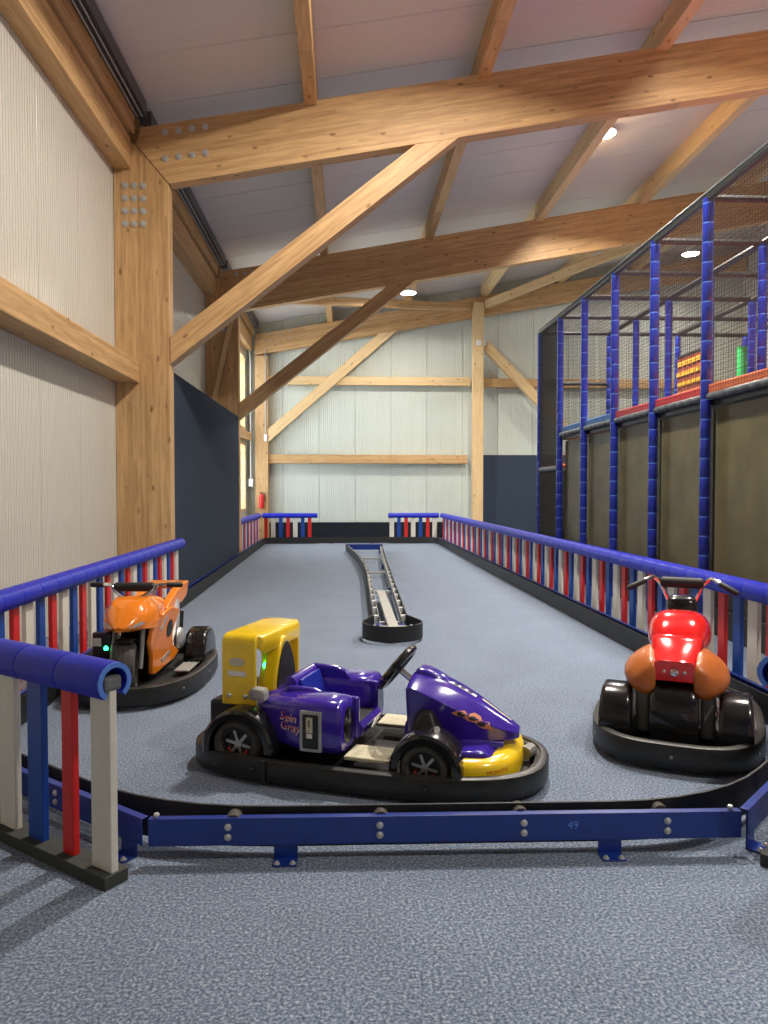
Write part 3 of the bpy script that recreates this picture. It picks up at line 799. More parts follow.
# seat
prof = [(0.06, 0.20), (0.08, 0.25), (0.06, 0.275), (0.0, 0.265), (-0.15, 0.255), (-0.24, 0.28), (-0.28, 0.36), (-0.305, 0.44), (-0.325, 0.49), (-0.345, 0.503), (-0.375, 0.495), (-0.385, 0.44), (-0.40, 0.20)]
for s in (-1, 1):
    zc = 0.507 if s > 0 else 0.462
    MB().prism([(-0.385, 0.2), (-0.385, zc-0.027), (-0.35, zc), (-0.20, zc-0.01), (-0.145, zc-0.03), (-0.10, 0.43), (0.06, 0.425), (0.06, 0.2)], 0.155, 0.195, M=Matrix(((1, 0, 0, 0), (0, 0, s, 0), (0, 1, 0, 0), (0, 0, 0, 1)))).build('seat_side', 'purple', K, smooth=40, bevel=0.012, segs=3)
seat = MB()
secs = []
for y_, g_ in ((-0.165, 1.0), (-0.10, 1.0), (0.10, 1.0), (0.165, 1.0)):
    secs.append([(x_*(1 if g_ == 1 else 1.0), y_, 0.2+(z_-0.2)*g_) for x_, z_ in prof])
seat.loft(secs).build('seat_shell', 'purple', K, smooth=50)
MB().box2((-0.10, -0.13, 0.262), (0.05, 0.13, 0.278)).build('seat_pad', 'matt_black', K, bevel=0.006)
M = Matrix.Translation((-0.292, 0, 0.40)) @ Matrix.Rotation(R(-17), 4, 'Y')
MB().box((0.012, 0, 0), (0.02, 0.28, 0.17), M).build('back_pad', 'vinyl_navy', K, bevel=0.008)
# engine cover behind the seat
MB().loft([secx(x_, 0, 0.14, z1, hw, 0.05) for x_, z1, hw in ((-0.72, 0.30, 0.13), (-0.66, 0.34, 0.17), (-0.52, 0.40, 0.20), (-0.38, 0.44, 0.20))]).build('engine_cover', 'purple', K, smooth=50)
MB().box2((-0.80, -0.28, 0.16), (-0.56, 0.28, 0.37)).build('battery_box', 'matt_black', K, bevel=0.02)
# headrest hoop (yellow arch with black pad)
def arch_outline(hw, z0, zt, n=14):
    pts = [(-hw, z0)]
    for k in range(n+1):
        a = PI - PI*k/n
        pts.append((hw*math.cos(a)*(1-0.32*math.sin(a)), z0+0.06+(zt-z0-0.06)*math.sin(a)))
    pts.append((hw, z0))
    return pts
YZ = Matrix(((0, 0, 1, 0), (1, 0, 0, 0), (0, 1, 0, 0), (0, 0, 0, 1)))      # (a,b,h) -> (x=h, y=a, z=b)
MB().prism(arch_outline(0.15, 0.38, 0.70), -0.535, -0.455, M=YZ).build('headrest_hoop', 'yellow', K, smooth=40, bevel=0.012)
MB().prism(arch_outline(0.122, 0.39, 0.67), -0.46, -0.446, M=YZ).build('headrest_pad', 'matt_black', K, smooth=40, bevel=0.004)
MB().loft([[(a, -hw, z_), (b, -hw, z_), (b, hw, z_), (a, hw, z_)] for z_, a, b, hw in ((0.38, -0.60, -0.52, 0.10), (0.55, -0.585, -0.52, 0.06), (0.66, -0.60, -0.50, 0.05), (0.735, -0.64, -0.50, 0.07))]).build('wing_pylon', 'yellow', K, smooth=50, bevel=0.012)
# rear wing: arch across the kart
path = [(-0.305, 0.36)] + [(-0.305+0.055*(1-math.cos(R(q))), 0.695+0.055*math.sin(R(q))) for q in (0, 22, 45, 67, 90)]
path = path + [(-a, b) for a, b in reversed(path)]
inner = [(a*0.915, b-0.028 if b > 0.5 else b) for a, b in path]
outl = path + inner[::-1]
wx = []
n = len(outl)
for x_, up in ((-0.705, 0.0), (-0.62, 0.004), (-0.50, 0.0)):
    wx.append([(x_ + (0.0 if b > 0.6 else -0.0), a, b+(up if b > 0.6 else 0)) for a, b in outl])
wing = MB().loft(wx).build('rear_wing', 'yellow', K, smooth=35, bevel=0.006)
MB().loft([secx(x_, 0, z0, z1, hw, 0.012) for x_, z0, z1, hw in ((-0.53, 0.69, 0.745, 0.27), (-0.49, 0.655, 0.742, 0.265), (-0.475, 0.645, 0.728, 0.25))]).build('wing_lip', 'yellow', K, smooth=50)
me = flat_mesh(rrect(0, 0, 0.045, 0.022, 0.02)); on_surface('sticker', me, 'tread_beige', K, wing, Matrix.Translation((-0.61, -0.4, 0.60)) @ NEAR, (0, 1, 0))
me = flat_mesh(rrect(0, 0, 0.055, 0.014, 0.004)); on_surface('sticker', me, 'decal_white', K, wing, Matrix.Translation((-0.61, -0.4, 0.535)) @ NEAR, (0, 1, 0))
for x_ in (-0.66, -0.56):
    MB().lathe([(0, 0.008), (0.010, 0.006), (0.014, 0.0)], 10, M=Matrix.Translation((x_, -0.305, 0.41)) @ Matrix.Rotation(PI/2, 4, 'X')).build('wing_screw', 'zinc', K)
me = MB().lathe([(0, 0.014), (0.014, 0.010), (0.02, 0)], 14).mesh('status_light', 'led_green'); put('status_light', me, K, loc=(-0.55, -0.068, 0.53), rot=(PI/2, 0, 0))
MB().loft([secx(x_, -0.31, 0.405, z1, hw, 0.012) for x_, z1, hw in ((-0.52, 0.455, 0.03), (-0.50, 0.47, 0.035), (-0.44, 0.465, 0.035), (-0.43, 0.45, 0.03))]).build('card_reader', 'plastic_grey', K, smooth=50)
# cowl
cs = []
for x_, z0, zs, zt, hw in ((0.325, 0.27, 0.475, 0.515, 0.185), (0.35, 0.26, 0.49, 0.535, 0.20), (0.45, 0.245, 0.455, 0.515, 0.20), (0.56, 0.24, 0.405, 0.475, 0.185), (0.68, 0.235, 0.345, 0.415, 0.155), (0.79, 0.235, 0.295, 0.345, 0.115), (0.87, 0.235, 0.265, 0.293, 0.075), (0.905, 0.238, 0.252, 0.268, 0.04)):
    hw *= 1.06; zt += 0.018; zs += 0.016
    cs.append([(x_, a, b) for a, b in ((-hw*0.84, z0), (-hw*0.86, z0+(zs-z0)*0.4), (-hw*0.95, z0+(zs-z0)*0.8), (-hw*0.98, zs), (-hw*0.55, zs+(zt-zs)*0.75), (-hw*0.25, zt), (hw*0.25, zt), (hw*0.55, zs+(zt-zs)*0.75), (hw*0.98, zs), (hw*0.95, z0+(zs-z0)*0.8), (hw*0.86, z0+(zs-z0)*0.4), (hw*0.84, z0))])
cols = [catmull([c_[k] for c_ in cs], k=4) for k in range(len(cs[0]))]
cowl = MB().loft([[tuple(cols[k][i]) for k in range(len(cols))] for i in range(len(cols[0]))]).build('cowl', 'purple', K, smooth=42, bevel=0.010, segs=3)
MB().loft([secx(x_, 0, 0.44, z1, hw, 0.03) for x_, z1, hw in ((0.335, 0.555, 0.06), (0.36, 0.588, 0.075), (0.45, 0.560, 0.065), (0.56, 0.500, 0.035))]).build('cowl_hump', 'purple', K, smooth=60, sub=1)
MB().loft([secx(x_, 0, 0.09, z1, hw, 0.04) for x_, z1, hw in ((0.31, 0.30, 0.16), (0.33, 0.31, 0.175), (0.55, 0.28, 0.165), (0.72, 0.25, 0.14), (0.83, 0.235, 0.10))]).build('lower_body', 'purple', K, smooth=50)
MB().loft([secx(x_, s_, 0.13, z1, hw, 0.02) for x_, s_, z1, hw in ((0.56, -0.24, 0.20, 0.08), (0.62, -0.24, 0.235, 0.09), (0.76, -0.21, 0.235, 0.09), (0.80, -0.20, 0.20, 0.075))]).build('front_deck', 'purple', K, smooth=50)
MB().loft([secx(x_, -s_, 0.13, z1, hw, 0.02) for x_, s_, z1, hw in ((0.56, -0.24, 0.20, 0.08), (0.62, -0.24, 0.235, 0.09), (0.76, -0.21, 0.235, 0.09), (0.80, -0.20, 0.20, 0.075))]).build('front_deck', 'purple', K, smooth=50)
# nose
ns_ = []
for k in range(25):
    a = R(-90 + 180*k/24)
    cx, cy = math.cos(a), math.sin(a)
    px_, py_ = 0.62 + 0.30*abs(cx)**0.85, 0.385*math.copysign(abs(cy)**0.75, cy)
    nx, ny = (0.85*cx, cy) if abs(cx) > 1e-3 else (0, cy)
    ln = math.hypot(nx, ny); nx /= ln; ny /= ln
    wd_ = 0.11
    ns_.append([(px_+nx*o_, py_+ny*o_, z_) for o_, z_ in ((-wd_, 0.065), (-0.02, 0.06), (0.0, 0.075), (0.002, 0.155), (-0.012, 0.188), (-0.05, 0.206), (-wd_, 0.20))])
q0, q1 = ns_[0], ns_[-1]
ns_ = [[(0.575, b, c) for a, b, c in q0]] + ns_ + [[(0.575, b, c) for a, b, c in q1]]
nose = MB().loft(ns_).build('nose', 'yellow', K, smooth=50)
MB().tube([(0.93, 0.02, 0.14), (0.955, 0.10, 0.14)], 0.035, 10).build('bumper_spring', 'grey_metal', K)
# steering wheel
sw = Matrix.Translation((0.225, 0, 0.56)) @ Matrix.Rotation(R(-52), 4, 'Y')
cyc = [sw @ Vector((0.135*math.cos(2*PI*k/28), 0.15*math.sin(2*PI*k/28), 0)) for k in range(28)]
st = MB().tube(cyc, 0.023, 8, closed=True).build('steering_wheel', 'gloss_black', K)
h_ = MB()
h_.lathe([(0, 0.03), (0.06, 0.026), (0.085, 0.008), (0.075, -0.025), (0, -0.03)], 16, M=sw)
for a in (0, 120, 240):
    h_.box2((0.03, -0.03, -0.014), (0.138, 0.03, 0.012), sw @ Matrix.Rotation(R(a+180), 4, 'Z'))
h_.build('steering_hub', 'matt_black', st, bevel=0.004)
MB().tube([(0.235, 0, 0.55), (0.36, 0, 0.46)], 0.018, 10).build('steering_column', 'chrome', K)
# coin panel on the near pod
cp = MB().prism(rrect(0, 0, 0.062, 0.108, 0.008), -0.012, 0.006, M=Matrix.Translation((-0.135, -0.392, 0.285)) @ NEAR).build('coin_panel', 'silver', K, bevel=0.003)
MB().prism(rrect(0, 0, 0.044, 0.090, 0.006), 0.004, 0.0085, M=Matrix.Translation((-0.135, -0.392, 0.285)) @ NEAR).build('panel_face', 'decal_dark', cp, smooth=0)
MB().prism(rrect(-0.005, 0.035, 0.018, 0.040, 0.003), 0.0085, 0.0115, M=Matrix.Translation((-0.135, -0.392, 0.285)) @ NEAR).build('coin_slot_label', 'tread_beige', cp, smooth=0)
MB().prism(rrect(-0.005, 0.045, 0.003, 0.018, 0.001), 0.0115, 0.0125, M=Matrix.Translation((-0.135, -0.392, 0.285)) @ NEAR).build('coin_slot', 'decal_dark', cp, smooth=0)
MB().prism(rrect(-0.005, -0.022, 0.016, 0.012, 0.002), 0.0085, 0.0115, M=Matrix.Translation((-0.135, -0.392, 0.285)) @ NEAR).build('price_label', 'decal_white', cp, smooth=0)
# lettering and decals
for body, x_, z_ in (('Sein', -0.275, 0.345), ('Gray', -0.262, 0.295)):
    for mt, sz, lf in (('decal_white', 0.066, 0.0015), ('decal_red', 0.058, 0.003)):
        tm = text_mesh(body, sz, 0.0, 0.15)
        if mt == 'decal_white':
            for v in tm.vertices: v.co.x += 0.003; v.co.y -= 0.003
        on_surface('lettering', tm, mt, K, podn, Matrix.Translation((x_, -0.6, z_)) @ NEAR @ Matrix.Rotation(R(-5), 4, 'Z'), (0, 1, 0), lf)
flame = [(-0.11, 0.015), (-0.085, 0.035), (-0.05, 0.040), (-0.03, 0.028), (0.0, 0.038), (0.035, 0.028), (0.05, 0.012), (0.085, 0.010), (0.10, -0.008), (0.125, -0.030), (0.09, -0.022), (0.07, -0.028), (0.04, -0.022), (0.02, -0.006), (-0.02, -0.006), (-0.05, 0.008), (-0.09, 0.008)]
on_surface('flame_decal', flat_mesh(flame), 'decal_orange', K, cowl, Matrix.Translation((0.675, -0.6, 0.345)) @ NEAR @ Matrix.Rotation(R(-14), 4, 'Z'), (0, 1, 0), 0.002)
for cx_, cy_, rr in ((-0.06, 0.022, 0.018), (0.0, 0.014, 0.016), (0.05, -0.006, 0.018)):
    me = flat_mesh([(cx_+rr*1.25*math.cos(2*PI*k/10), cy_+rr*0.7*math.sin(2*PI*k/10)) for k in range(10)])
    on_surface('flame_decal', me, 'decal_dark', K, cowl, Matrix.Translation((0.675, -0.6, 0.345)) @ NEAR @ Matrix.Rotation(R(-14), 4, 'Z'), (0, 1, 0), 0.0032)
me = flat_mesh([(-0.075, -0.018), (0.075, -0.018), (0.075, 0.018), (-0.075, 0.018)]); on_surface('number_plate', me, 'decal_white', K, cowl, Matrix.Translation((0.60, -0.02, 0.8)), (0, 0, -1), 0.002)
for x_ in (-0.035, 0.0, 0.04):
    me = flat_mesh([(x_-0.012, -0.014), (x_+0.010, -0.014), (x_+0.014, 0.014), (x_-0.008, 0.014)]); on_surface('number_mark', me, 'decal_dark', K, cowl, Matrix.Translation((0.60, -0.02, 0.8)), (0, 0, -1), 0.0035)
me = flat_mesh([(-0.085, -0.012), (0.07, -0.008), (0.07, 0.008), (-0.085, 0.012)]); on_surface('cowl_stripe', me, 'tread_beige', K, cowl, Matrix.Translation((0.79, 0.0, 0.8)), (0, 0, -1), 0.002)
tm = text_mesh('MONTE', 0.026, 0.0); on_surface('lettering', tm, 'decal_red', K, nose, Matrix.Translation((0.83, -0.6, 0.150)) @ NEAR, (0, 1, 0), 0.002)
MB().prism([(-0.02, 0.215), (0.06, 0.215), (0.06, 0.25)], 0.078, 0.0845, M=YZ).build('warning_sticker', 'decal_white', K, smooth=0)

# ------------------------------------------------------------------ ride-on bikes
def bike_base(t):
    bp = super_path(-0.74, 0.74, 0.455, 3.2, 2.5)
    band('bumper', t, bp, 0.03, 0.165, 0.075)
    MB().prism([(p.x*0.93, p.y*0.93) for p in bp], 0.05, 0.09).build('floor_pan', 'matt_black', t, smooth=30)
    for k in range(0, 64, 8):
        p = bp[k]; nx = Vector((bp[(k+1) % 64].y-bp[k-1].y, -(bp[(k+1) % 64].x-bp[k-1].x))).normalized()
        q = Matrix.Translation((p.x+nx.x*0.037, p.y+nx.y*0.037, 0.095)) @ Vector((nx.x, nx.y, 0)).to_track_quat('Z', 'Y').to_matrix().to_4x4()
        MB().lathe([(0, 0.006), (0.008, 0.005), (0.011, -0.002)], 8, M=q).build('bumper_screw', 'grey_metal', t)
    for s in (-1, 1):
        wheel(t, (-0.38, s*0.33, 0.15), 0.12, 0.12)
        secs = []
        for x_, z1 in ((-0.585, 0.20), (-0.57, 0.28), (-0.52, 0.345), (-0.45, 0.38), (-0.35, 0.385), (-0.26, 0.36), (-0.20, 0.29), (-0.18, 0.20)):
            secs.append(secx(x_, s*0.325, 0.10, z1, 0.088, 0.03))
        f = MB().loft(secs).build('rear_fender', 'gloss_black', t, smooth=45)
        for q in (-0.04, 0, 0.04):
            MB().lathe([(0, 0.008), (0.007, 0.006), (0.009, 0)], 8, M=Matrix.Translation((-0.175, s*0.325+q, 0.13)) @ Matrix.Rotation(PI/2, 4, 'Y')).build('screw', 'zinc', f)
        MB().box2((-0.13, s*0.25, 0.125), (0.15, s*0.37, 0.145)).build('foot_plate', 'plastic_grey', t, bevel=0.008)
def handlebar(t, xb, zb, half, drop, barmat, padz, rise, pull=0.06):
    pts = []
    for s in (-1, 1):
        side = [(xb+0.06, s*0.02, zb-rise), (xb+0.05, s*0.07, zb-rise+0.015), (xb+0.03, s*0.13, zb-0.05), (xb+0.02, s*0.165, zb-0.008), (xb, s*0.20, zb), (xb-pull, s*half, zb-drop)]
        c = catmull(side, k=5)
        MB().tube(c, 0.0145, 8).build('handlebar', barmat, t)
        a, b = Vector(side[-2]), Vector(side[-1])
        MB().tube([a.lerp(b, 0.25), a.lerp(b, 0.3), b, b+(b-a).normalized()*0.012], [0.013, 0.019, 0.020, 0.014], 12).build('grip', 'matt_black', t)

Rb = thing('ride_on_bike', 'red ride-on bike with brown orange side bags seen from behind', 'ride-on bike', (2.125, 4.588, 0), R(62.8))
bike_base(Rb)
wheel(Rb, (0.50, 0, 0.19), 0.16, 0.10)
handlebar(Rb, 0.37, 0.945, 0.335, 0.07, 'chrome', 0.93, 0.20, 0.08)
MB().tube([(0.375, -0.138, 0.918), (0.375, -0.125, 0.918), (0.375, 0.125, 0.918), (0.375, 0.138, 0.918)], [0.025, 0.037, 0.037, 0.025], 12).build('crossbar_pad', 'matt_black', Rb)
MB().loft([secx(x_, 0, z0, z1, hw, 0.05) for x_, z0, z1, hw in ((0.36, 0.66, 0.78, 0.08), (0.40, 0.64, 0.82, 0.10), (0.50, 0.64, 0.82, 0.10), (0.56, 0.68, 0.78, 0.07))]).build('headlight', 'gloss_black', Rb, smooth=50)
for s in (-1, 1):
    MB().tube([(0.50, s*0.075, 0.18), (0.42, s*0.075, 0.74)], 0.018, 10).build('fork', 'chrome', Rb)
arch(Rb, (0.50, 0, 0.19), 0.175, 0.20, 0.13, a0=0.3, a1=PI-0.2, mat='red', name='front_fender')
# tank
tk = []
for x_, z0, z1, hw in ((0.36, 0.56, 0.68, 0.09), (0.30, 0.52, 0.735, 0.15), (0.20, 0.50, 0.765, 0.185), (0.08, 0.49, 0.77, 0.195), (-0.04, 0.49, 0.735, 0.185), (-0.14, 0.50, 0.66, 0.15), (-0.18, 0.52, 0.60, 0.11)):
    tk.append(secx(x_, 0, z0, z1, hw, 0.12, 4))
MB().loft(tk).build('fuel_tank', 'red', Rb, smooth=60, sub=1)
MB().tube([(0.28, 0, 0.50), (0.0, 0, 0.45), (-0.3, 0, 0.42)], 0.05, 10).build('frame_tube', 'matt_black', Rb)
# tail cowl with raised lip
tl = []
for x_, z0, zt, hw in ((-0.10, 0.50, 0.58, 0.17), (-0.18, 0.49, 0.625, 0.165), (-0.235, 0.48, 0.668, 0.155), (-0.265, 0.48, 0.672, 0.150), (-0.30, 0.47, 0.65, 0.148), (-0.40, 0.455, 0.595, 0.135), (-0.49, 0.445, 0.575, 0.120), (-0.515, 0.45, 0.565, 0.112)):
    tl.append([(x_, a, b) for a, b in ((-hw, z0), (-hw*1.02, z0+(zt-z0)*0.5), (-hw*0.94, zt-0.015), (-hw*0.78, zt), (hw*0.78, zt), (hw*0.94, zt-0.015), (hw*1.02, z0+(zt-z0)*0.5), (hw, z0))])
tail = MB().loft(tl).build('tail_cowl', 'red', Rb, smooth=45)
MB().lathe([(0, 0.024), (0.012, 0.022), (0.016, 0.010), (0.022, 0.008), (0.024, 0)], 14, M=Matrix.Translation((-0.521, 0, 0.505)) @ Matrix.Rotation(-PI/2, 4, 'Y')).build('tail_lock', 'chrome', tail)
for s in (-1, 1):
    MB().lathe([(0, 0.008), (0.007, 0.006), (0.010, 0)], 10, M=Matrix.Translation((-0.521, s*0.055, 0.505)) @ Matrix.Rotation(-PI/2, 4, 'Y')).build('tail_screw', 'zinc', tail)
    bg = []
    for x_, yo, zo, z0, z1 in ((-0.53, 0.19, 0.43, 0.37, 0.53), (-0.50, 0.235, 0.43, 0.335, 0.565), (-0.42, 0.285, 0.44, 0.33, 0.60), (-0.32, 0.305, 0.46, 0.35, 0.625), (-0.20, 0.285, 0.48, 0.39, 0.62), (-0.10, 0.23, 0.50, 0.42, 0.59), (-0.05, 0.17, 0.52, 0.46, 0.56)):
        yi = 0.095; ring_ = [(x_, s*a, b) for a, b in ((yi, z0+0.03), (yi+(yo-yi)*0.45, z0), (yi+(yo-yi)*0.80, z0+(zo-z0)*0.35), (yo-0.004, zo-0.035), (yo, zo+0.005), (yo-0.012, zo+0.04), (yi+(yo-yi)*0.62, zo+(z1-zo)*0.66), (yi+(yo-yi)*0.28, z1-0.012), (yi, z1))]
        bg.append(ring_)
    MB().loft(bg).build('side_bag', 'bag_orange', Rb, smooth=70, sub=1)
    MB().box2((-0.42, s*0.14, 0.10), (-0.10, s*0.22, 0.40)).build('engine_cover', 'plastic_grey', Rb, bevel=0.02)
    MB().lathe([(0, 0.03), (0.05, 0.025), (0.07, 0)], 16, M=Matrix.Translation((0.05, s*0.14, 0.30)) @ Matrix.Rotation(-s*PI/2, 4, 'X')).build('engine_disc', 'silver', Rb)
    MB().tube([(-0.35, s*0.26, 0.16), (0.1, s*0.24, 0.16), (0.25, s*0.2, 0.2)], 0.022, 8).build('exhaust', 'chrome', Rb)
MB().loft([secx(x_, 0, 0.095, z1, 0.13, 0.045) for x_, z1 in ((-0.575, 0.30), (-0.555, 0.37), (-0.50, 0.415), (-0.40, 0.43), (-0.15, 0.44))]).build('rear_guard', 'gloss_black', Rb, smooth=50)
MB().box2((-0.12, -0.13, 0.09), (0.30, 0.13, 0.48)).build('engine_block', 'matt_black', Rb, bevel=0.03)

Ob = thing('ride_on_bike', 'orange ride-on sport bike with a pointed front fairing beside the left barrier', 'ride-on bike', (-1.58, 5.98, 0), R(267))
bike_base(Ob)
wheel(Ob, (0.50, 0, 0.245), 0.19, 0.15, tread=True, rz=R(14))
handlebar(Ob, 0.28, 0.83, 0.34, 0.005, 'chrome', 0.82, 0.10, 0.04)
MB().tube([(0.29, -0.155, 0.815), (0.29, -0.14, 0.815), (0.29, 0.14, 0.815), (0.29, 0.155, 0.815)], [0.024, 0.035, 0.035, 0.024], 12).build('crossbar_pad', 'matt_black', Ob)
for s in (-1, 1):
    MB().tube([(0.50, s*0.105, 0.24), (0.40, s*0.105, 0.62)], 0.018, 10).build('fork', 'grey_metal', Ob)
arch(Ob, (0.50, 0, 0.245), 0.20, 0.222, 0.13, a0=1.25, a1=2.7, mat='matt_black', name='front_fender')
# front fairing
ff = []
for x_, zb_, zm, zt, hw, kz in ((0.10, 0.52, 0.62, 0.70, 0.16, 0.0), (0.20, 0.50, 0.62, 0.735, 0.175, 0.0), (0.34, 0.50, 0.61, 0.755, 0.185, 0.0), (0.44, 0.51, 0.60, 0.735, 0.175, 0.0), (0.52, 0.52, 0.58, 0.68, 0.145, 0.0), (0.60, 0.53, 0.56, 0.61, 0.085, 0.0), (0.64, 0.535, 0.55, 0.57, 0.03, 0)):
    hw *= 1.05
    ff.append([(x_, a, b) for a, b in ((0, zb_-0.005), (-hw*0.55, zb_), (-hw*0.98, zb_+0.02), (-hw, zm), (-hw*0.92, (zm+zt)/2), (-hw*0.62, zt-0.008), (0, zt), (hw*0.62, zt-0.008), (hw*0.92, (zm+zt)/2), (hw, zm), (hw*0.98, zb_+0.02), (hw*0.55, zb_))])
fair = MB().loft(ff).build('front_fairing', 'orange', Ob, smooth=32)
for s in (-1, 1):
    # side fairing sheet
    pl = [(0.40, 0.57), (0.43, 0.42), (0.37, 0.30), (0.34, 0.16), (0.28, 0.14), (0.0, 0.20), (-0.08, 0.255), (0.05, 0.33), (0.08, 0.44), (0.0, 0.60), (0.15, 0.65)]
    SM = Matrix(((1, 0, 0, 0), (-s*0.20, s*0.14, s, s*0.035), (0, 1, 0, 0), (0, 0, 0, 1)))     # sheet flares out towards the rear
    sf = MB().prism(pl, 0.115, 0.150, M=SM).build('side_fairing', 'orange', Ob, smooth=40, bevel=0.014, segs=3)
    MB().prism([(0.15+0.045*math.cos(k*PI/8), 0.475+0.07*math.sin(k*PI/8)) for k in range(16)], 0.147, 0.153, M=SM).build('fairing_vent', 'decal_dark', sf, smooth=40)
    MB().prism([(0.30, 0.49), (0.22, 0.585), (0.195, 0.58), (0.28, 0.475)], 0.147, 0.153, M=SM).build('fairing_decal', 'silver', sf, smooth=0)
    MB().prism([(0.22, 0.25), (0.10, 0.295), (0.09, 0.265), (0.21, 0.22)], 0.147, 0.153, M=SM).build('fairing_decal', 'silver', sf, smooth=0)
    me = flat_mesh([(-0.05, -0.008), (0.05, -0.014), (0.04, 0.012), (-0.03, 0.010)]); 
    M = Matrix.Translation((0.9, s*0.105, 0.572)) @ Matrix.Rotation(PI/2, 4, 'Z') @ Matrix.Rotation(PI/2, 4, 'X') @ Matrix.Rotation(R(s*20), 4, 'Z')
    on_surface('headlight_decal', me, 'silver', Ob, fair, M, (-1, 0, 0), 0.002)
    MB().lathe([(0, 0.035), (0.055, 0.032), (0.085, 0.012), (0.09, 0)], 20, M=Matrix.Translation((-0.11, s*0.225, 0.345)) @ Matrix.Rotation(-s*PI/2, 4, 'X')).build('engine_disc', 'silver', Ob)
    MB().tube([(-0.02, s*0.16, 0.20), (-0.10, s*0.17, 0.34), (-0.20, s*0.155, 0.52), (-0.28, s*0.13, 0.62)], 0.050, 10).build('frame_tube', 'silver', Ob)
    MB().tube([(-0.30, s*0.10, 0.18), (-0.38, s*0.15, 0.40), (-0.40, s*0.15, 0.52)], 0.035, 10).build('exhaust', 'gloss_black', Ob)
    # tail sides
    MB().prism([(0.0, 0.60), (-0.10, 0.655), (-0.28, 0.72), (-0.60, 0.745), (-0.63, 0.70), (-0.56, 0.62), (-0.40, 0.585), (-0.26, 0.60), (-0.14, 0.57)], 0.10, 0.165, M=Matrix(((1, 0, 0, 0), (0, 0, s, 0), (0, 1, 0, 0), (0, 0, 0, 1)))).build('tail_side', 'orange', Ob, smooth=40, bevel=0.014, segs=3)
MB().loft([secx(x_, 0, z0, z1, hw, 0.06) for x_, z0, z1, hw in ((0.20, 0.58, 0.72, 0.12), (0.10, 0.57, 0.725, 0.14), (-0.05, 0.56, 0.70, 0.14), (-0.14, 0.55, 0.655, 0.12))]).build('fuel_tank', 'orange', Ob, smooth=60, sub=1)
MB().box2((-0.42, -0.10, 0.56), (-0.10, 0.10, 0.63)).build('seat', 'matt_black', Ob, bevel=0.02)
MB().box2((-0.64, -0.165, 0.705), (-0.44, 0.165, 0.755)).build('tail_spoiler', 'orange', Ob, bevel=0.015)
MB().prism([(0.24, 0.70), (0.12, 0.66), (0.10, 0.62), (0.24, 0.64)], -0.155, 0.155, M=Matrix(((1, 0, 0, 0), (0, 0, 1, 0), (0, 1, 0, 0), (0, 0, 0, 1)))).build('dash_side', 'silver', Ob, smooth=0, bevel=0.01)
MB().box2((-0.30, -0.11, 0.09), (0.24, 0.11, 0.55)).build('engine_block', 'matt_black', Ob, bevel=0.03)
MB().box2((-0.52, -0.10, 0.09), (-0.32, 0.10, 0.36)).build('rear_guard', 'gloss_black', Ob, bevel=0.03)
cb_ = MB().box2((0.40, -0.26, 0.30), (0.47, -0.12, 0.50)).build('coin_box', 'gloss_black', Ob, bevel=0.012)
MB().box2((0.468, -0.245, 0.40), (0.476, -0.19, 0.46)).build('coin_label', 'decal_white', cb_)
put('status_light', MB().lathe([(0, 0.014), (0.012, 0.010), (0.017, 0)], 14).mesh('status_light', 'led_green'), Ob, loc=(0.47, -0.155, 0.385), rot=(0, PI/2, 0))

# ------------------------------------------------------------------ blue play frame on the right
PX = (3.9, 5.3, 6.7, 8.1)
PY = [7.84 + 1.366*k for k in range(-2, 6)]           # 5.11 ... 14.67
DZ, TZ = 2.6, 4.68
PF = thing('play_frame', 'tall netted play frame with blue padded posts beside the track', 'play frame', (PX[0], PY[0], 0))
def pput(name, mb, mat, **kw):
    o = mb.build(name, mat, PF, **kw); o.location = (-PX[0], -PY[0], 0); return o
def post_mesh(z0, z1, r=0.058):
    pts = []; rs = []
    z = z0
    while z < z1 - 0.05:
        e = min(z+0.21, z1)
        for q, s in ((0.0, 0.86), (0.008, 1.0), (e-z-0.008, 1.0), (e-z-0.0005, 0.86)):
            pts.append((0, 0, z+q)); rs.append(r*s)
        z = e
    return MB().tube(pts, rs, 10).mesh('post', 'vinyl_navy', 45)
full = post_mesh(0, TZ); upper = post_mesh(DZ, TZ)
tm_ = MB()
for k in range(1, 23): tm_.lathe([(0.050, 0.21*k-0.007), (0.0565, 0.21*k-0.005), (0.0565, 0.21*k+0.005), (0.050, 0.21*k+0.007)], 10)
tie = tm_.mesh('tie_rings', 'foam_blue', 45)
for i, px_ in enumerate(PX):
    for j, py_ in enumerate(PY):
        if i > 0 and j < 2: continue
        o = put('post', full, PF, loc=(px_-PX[0], py_-PY[0], 0))
        q = put('tie_rings', tie, o); q['kind'] = 'stuff'
# black top tubes
for px_ in PX:
    pput('top_tube', MB().tube([(px_, PY[0], TZ), (px_, PY[-1], TZ)], 0.045, 8), 'tube_black')
for py_ in PY[2:]:
    pput('cross_tube', MB().tube([(PX[0], py_, TZ), (PX[-1], py_, TZ)], 0.04, 8), 'tube_black')
pput('cross_tube', MB().tube([(PX[0], PY[-1], 3.68), (PX[1], PY[-1], 3.68)], 0.04, 8), 'tube_black')
pput('top_rope', MB().tube([(PX[0]-0.03, PY[0], TZ+0.045), (PX[0]-0.03, PY[-1], TZ+0.045)], 0.016, 6), 'tube_grey')
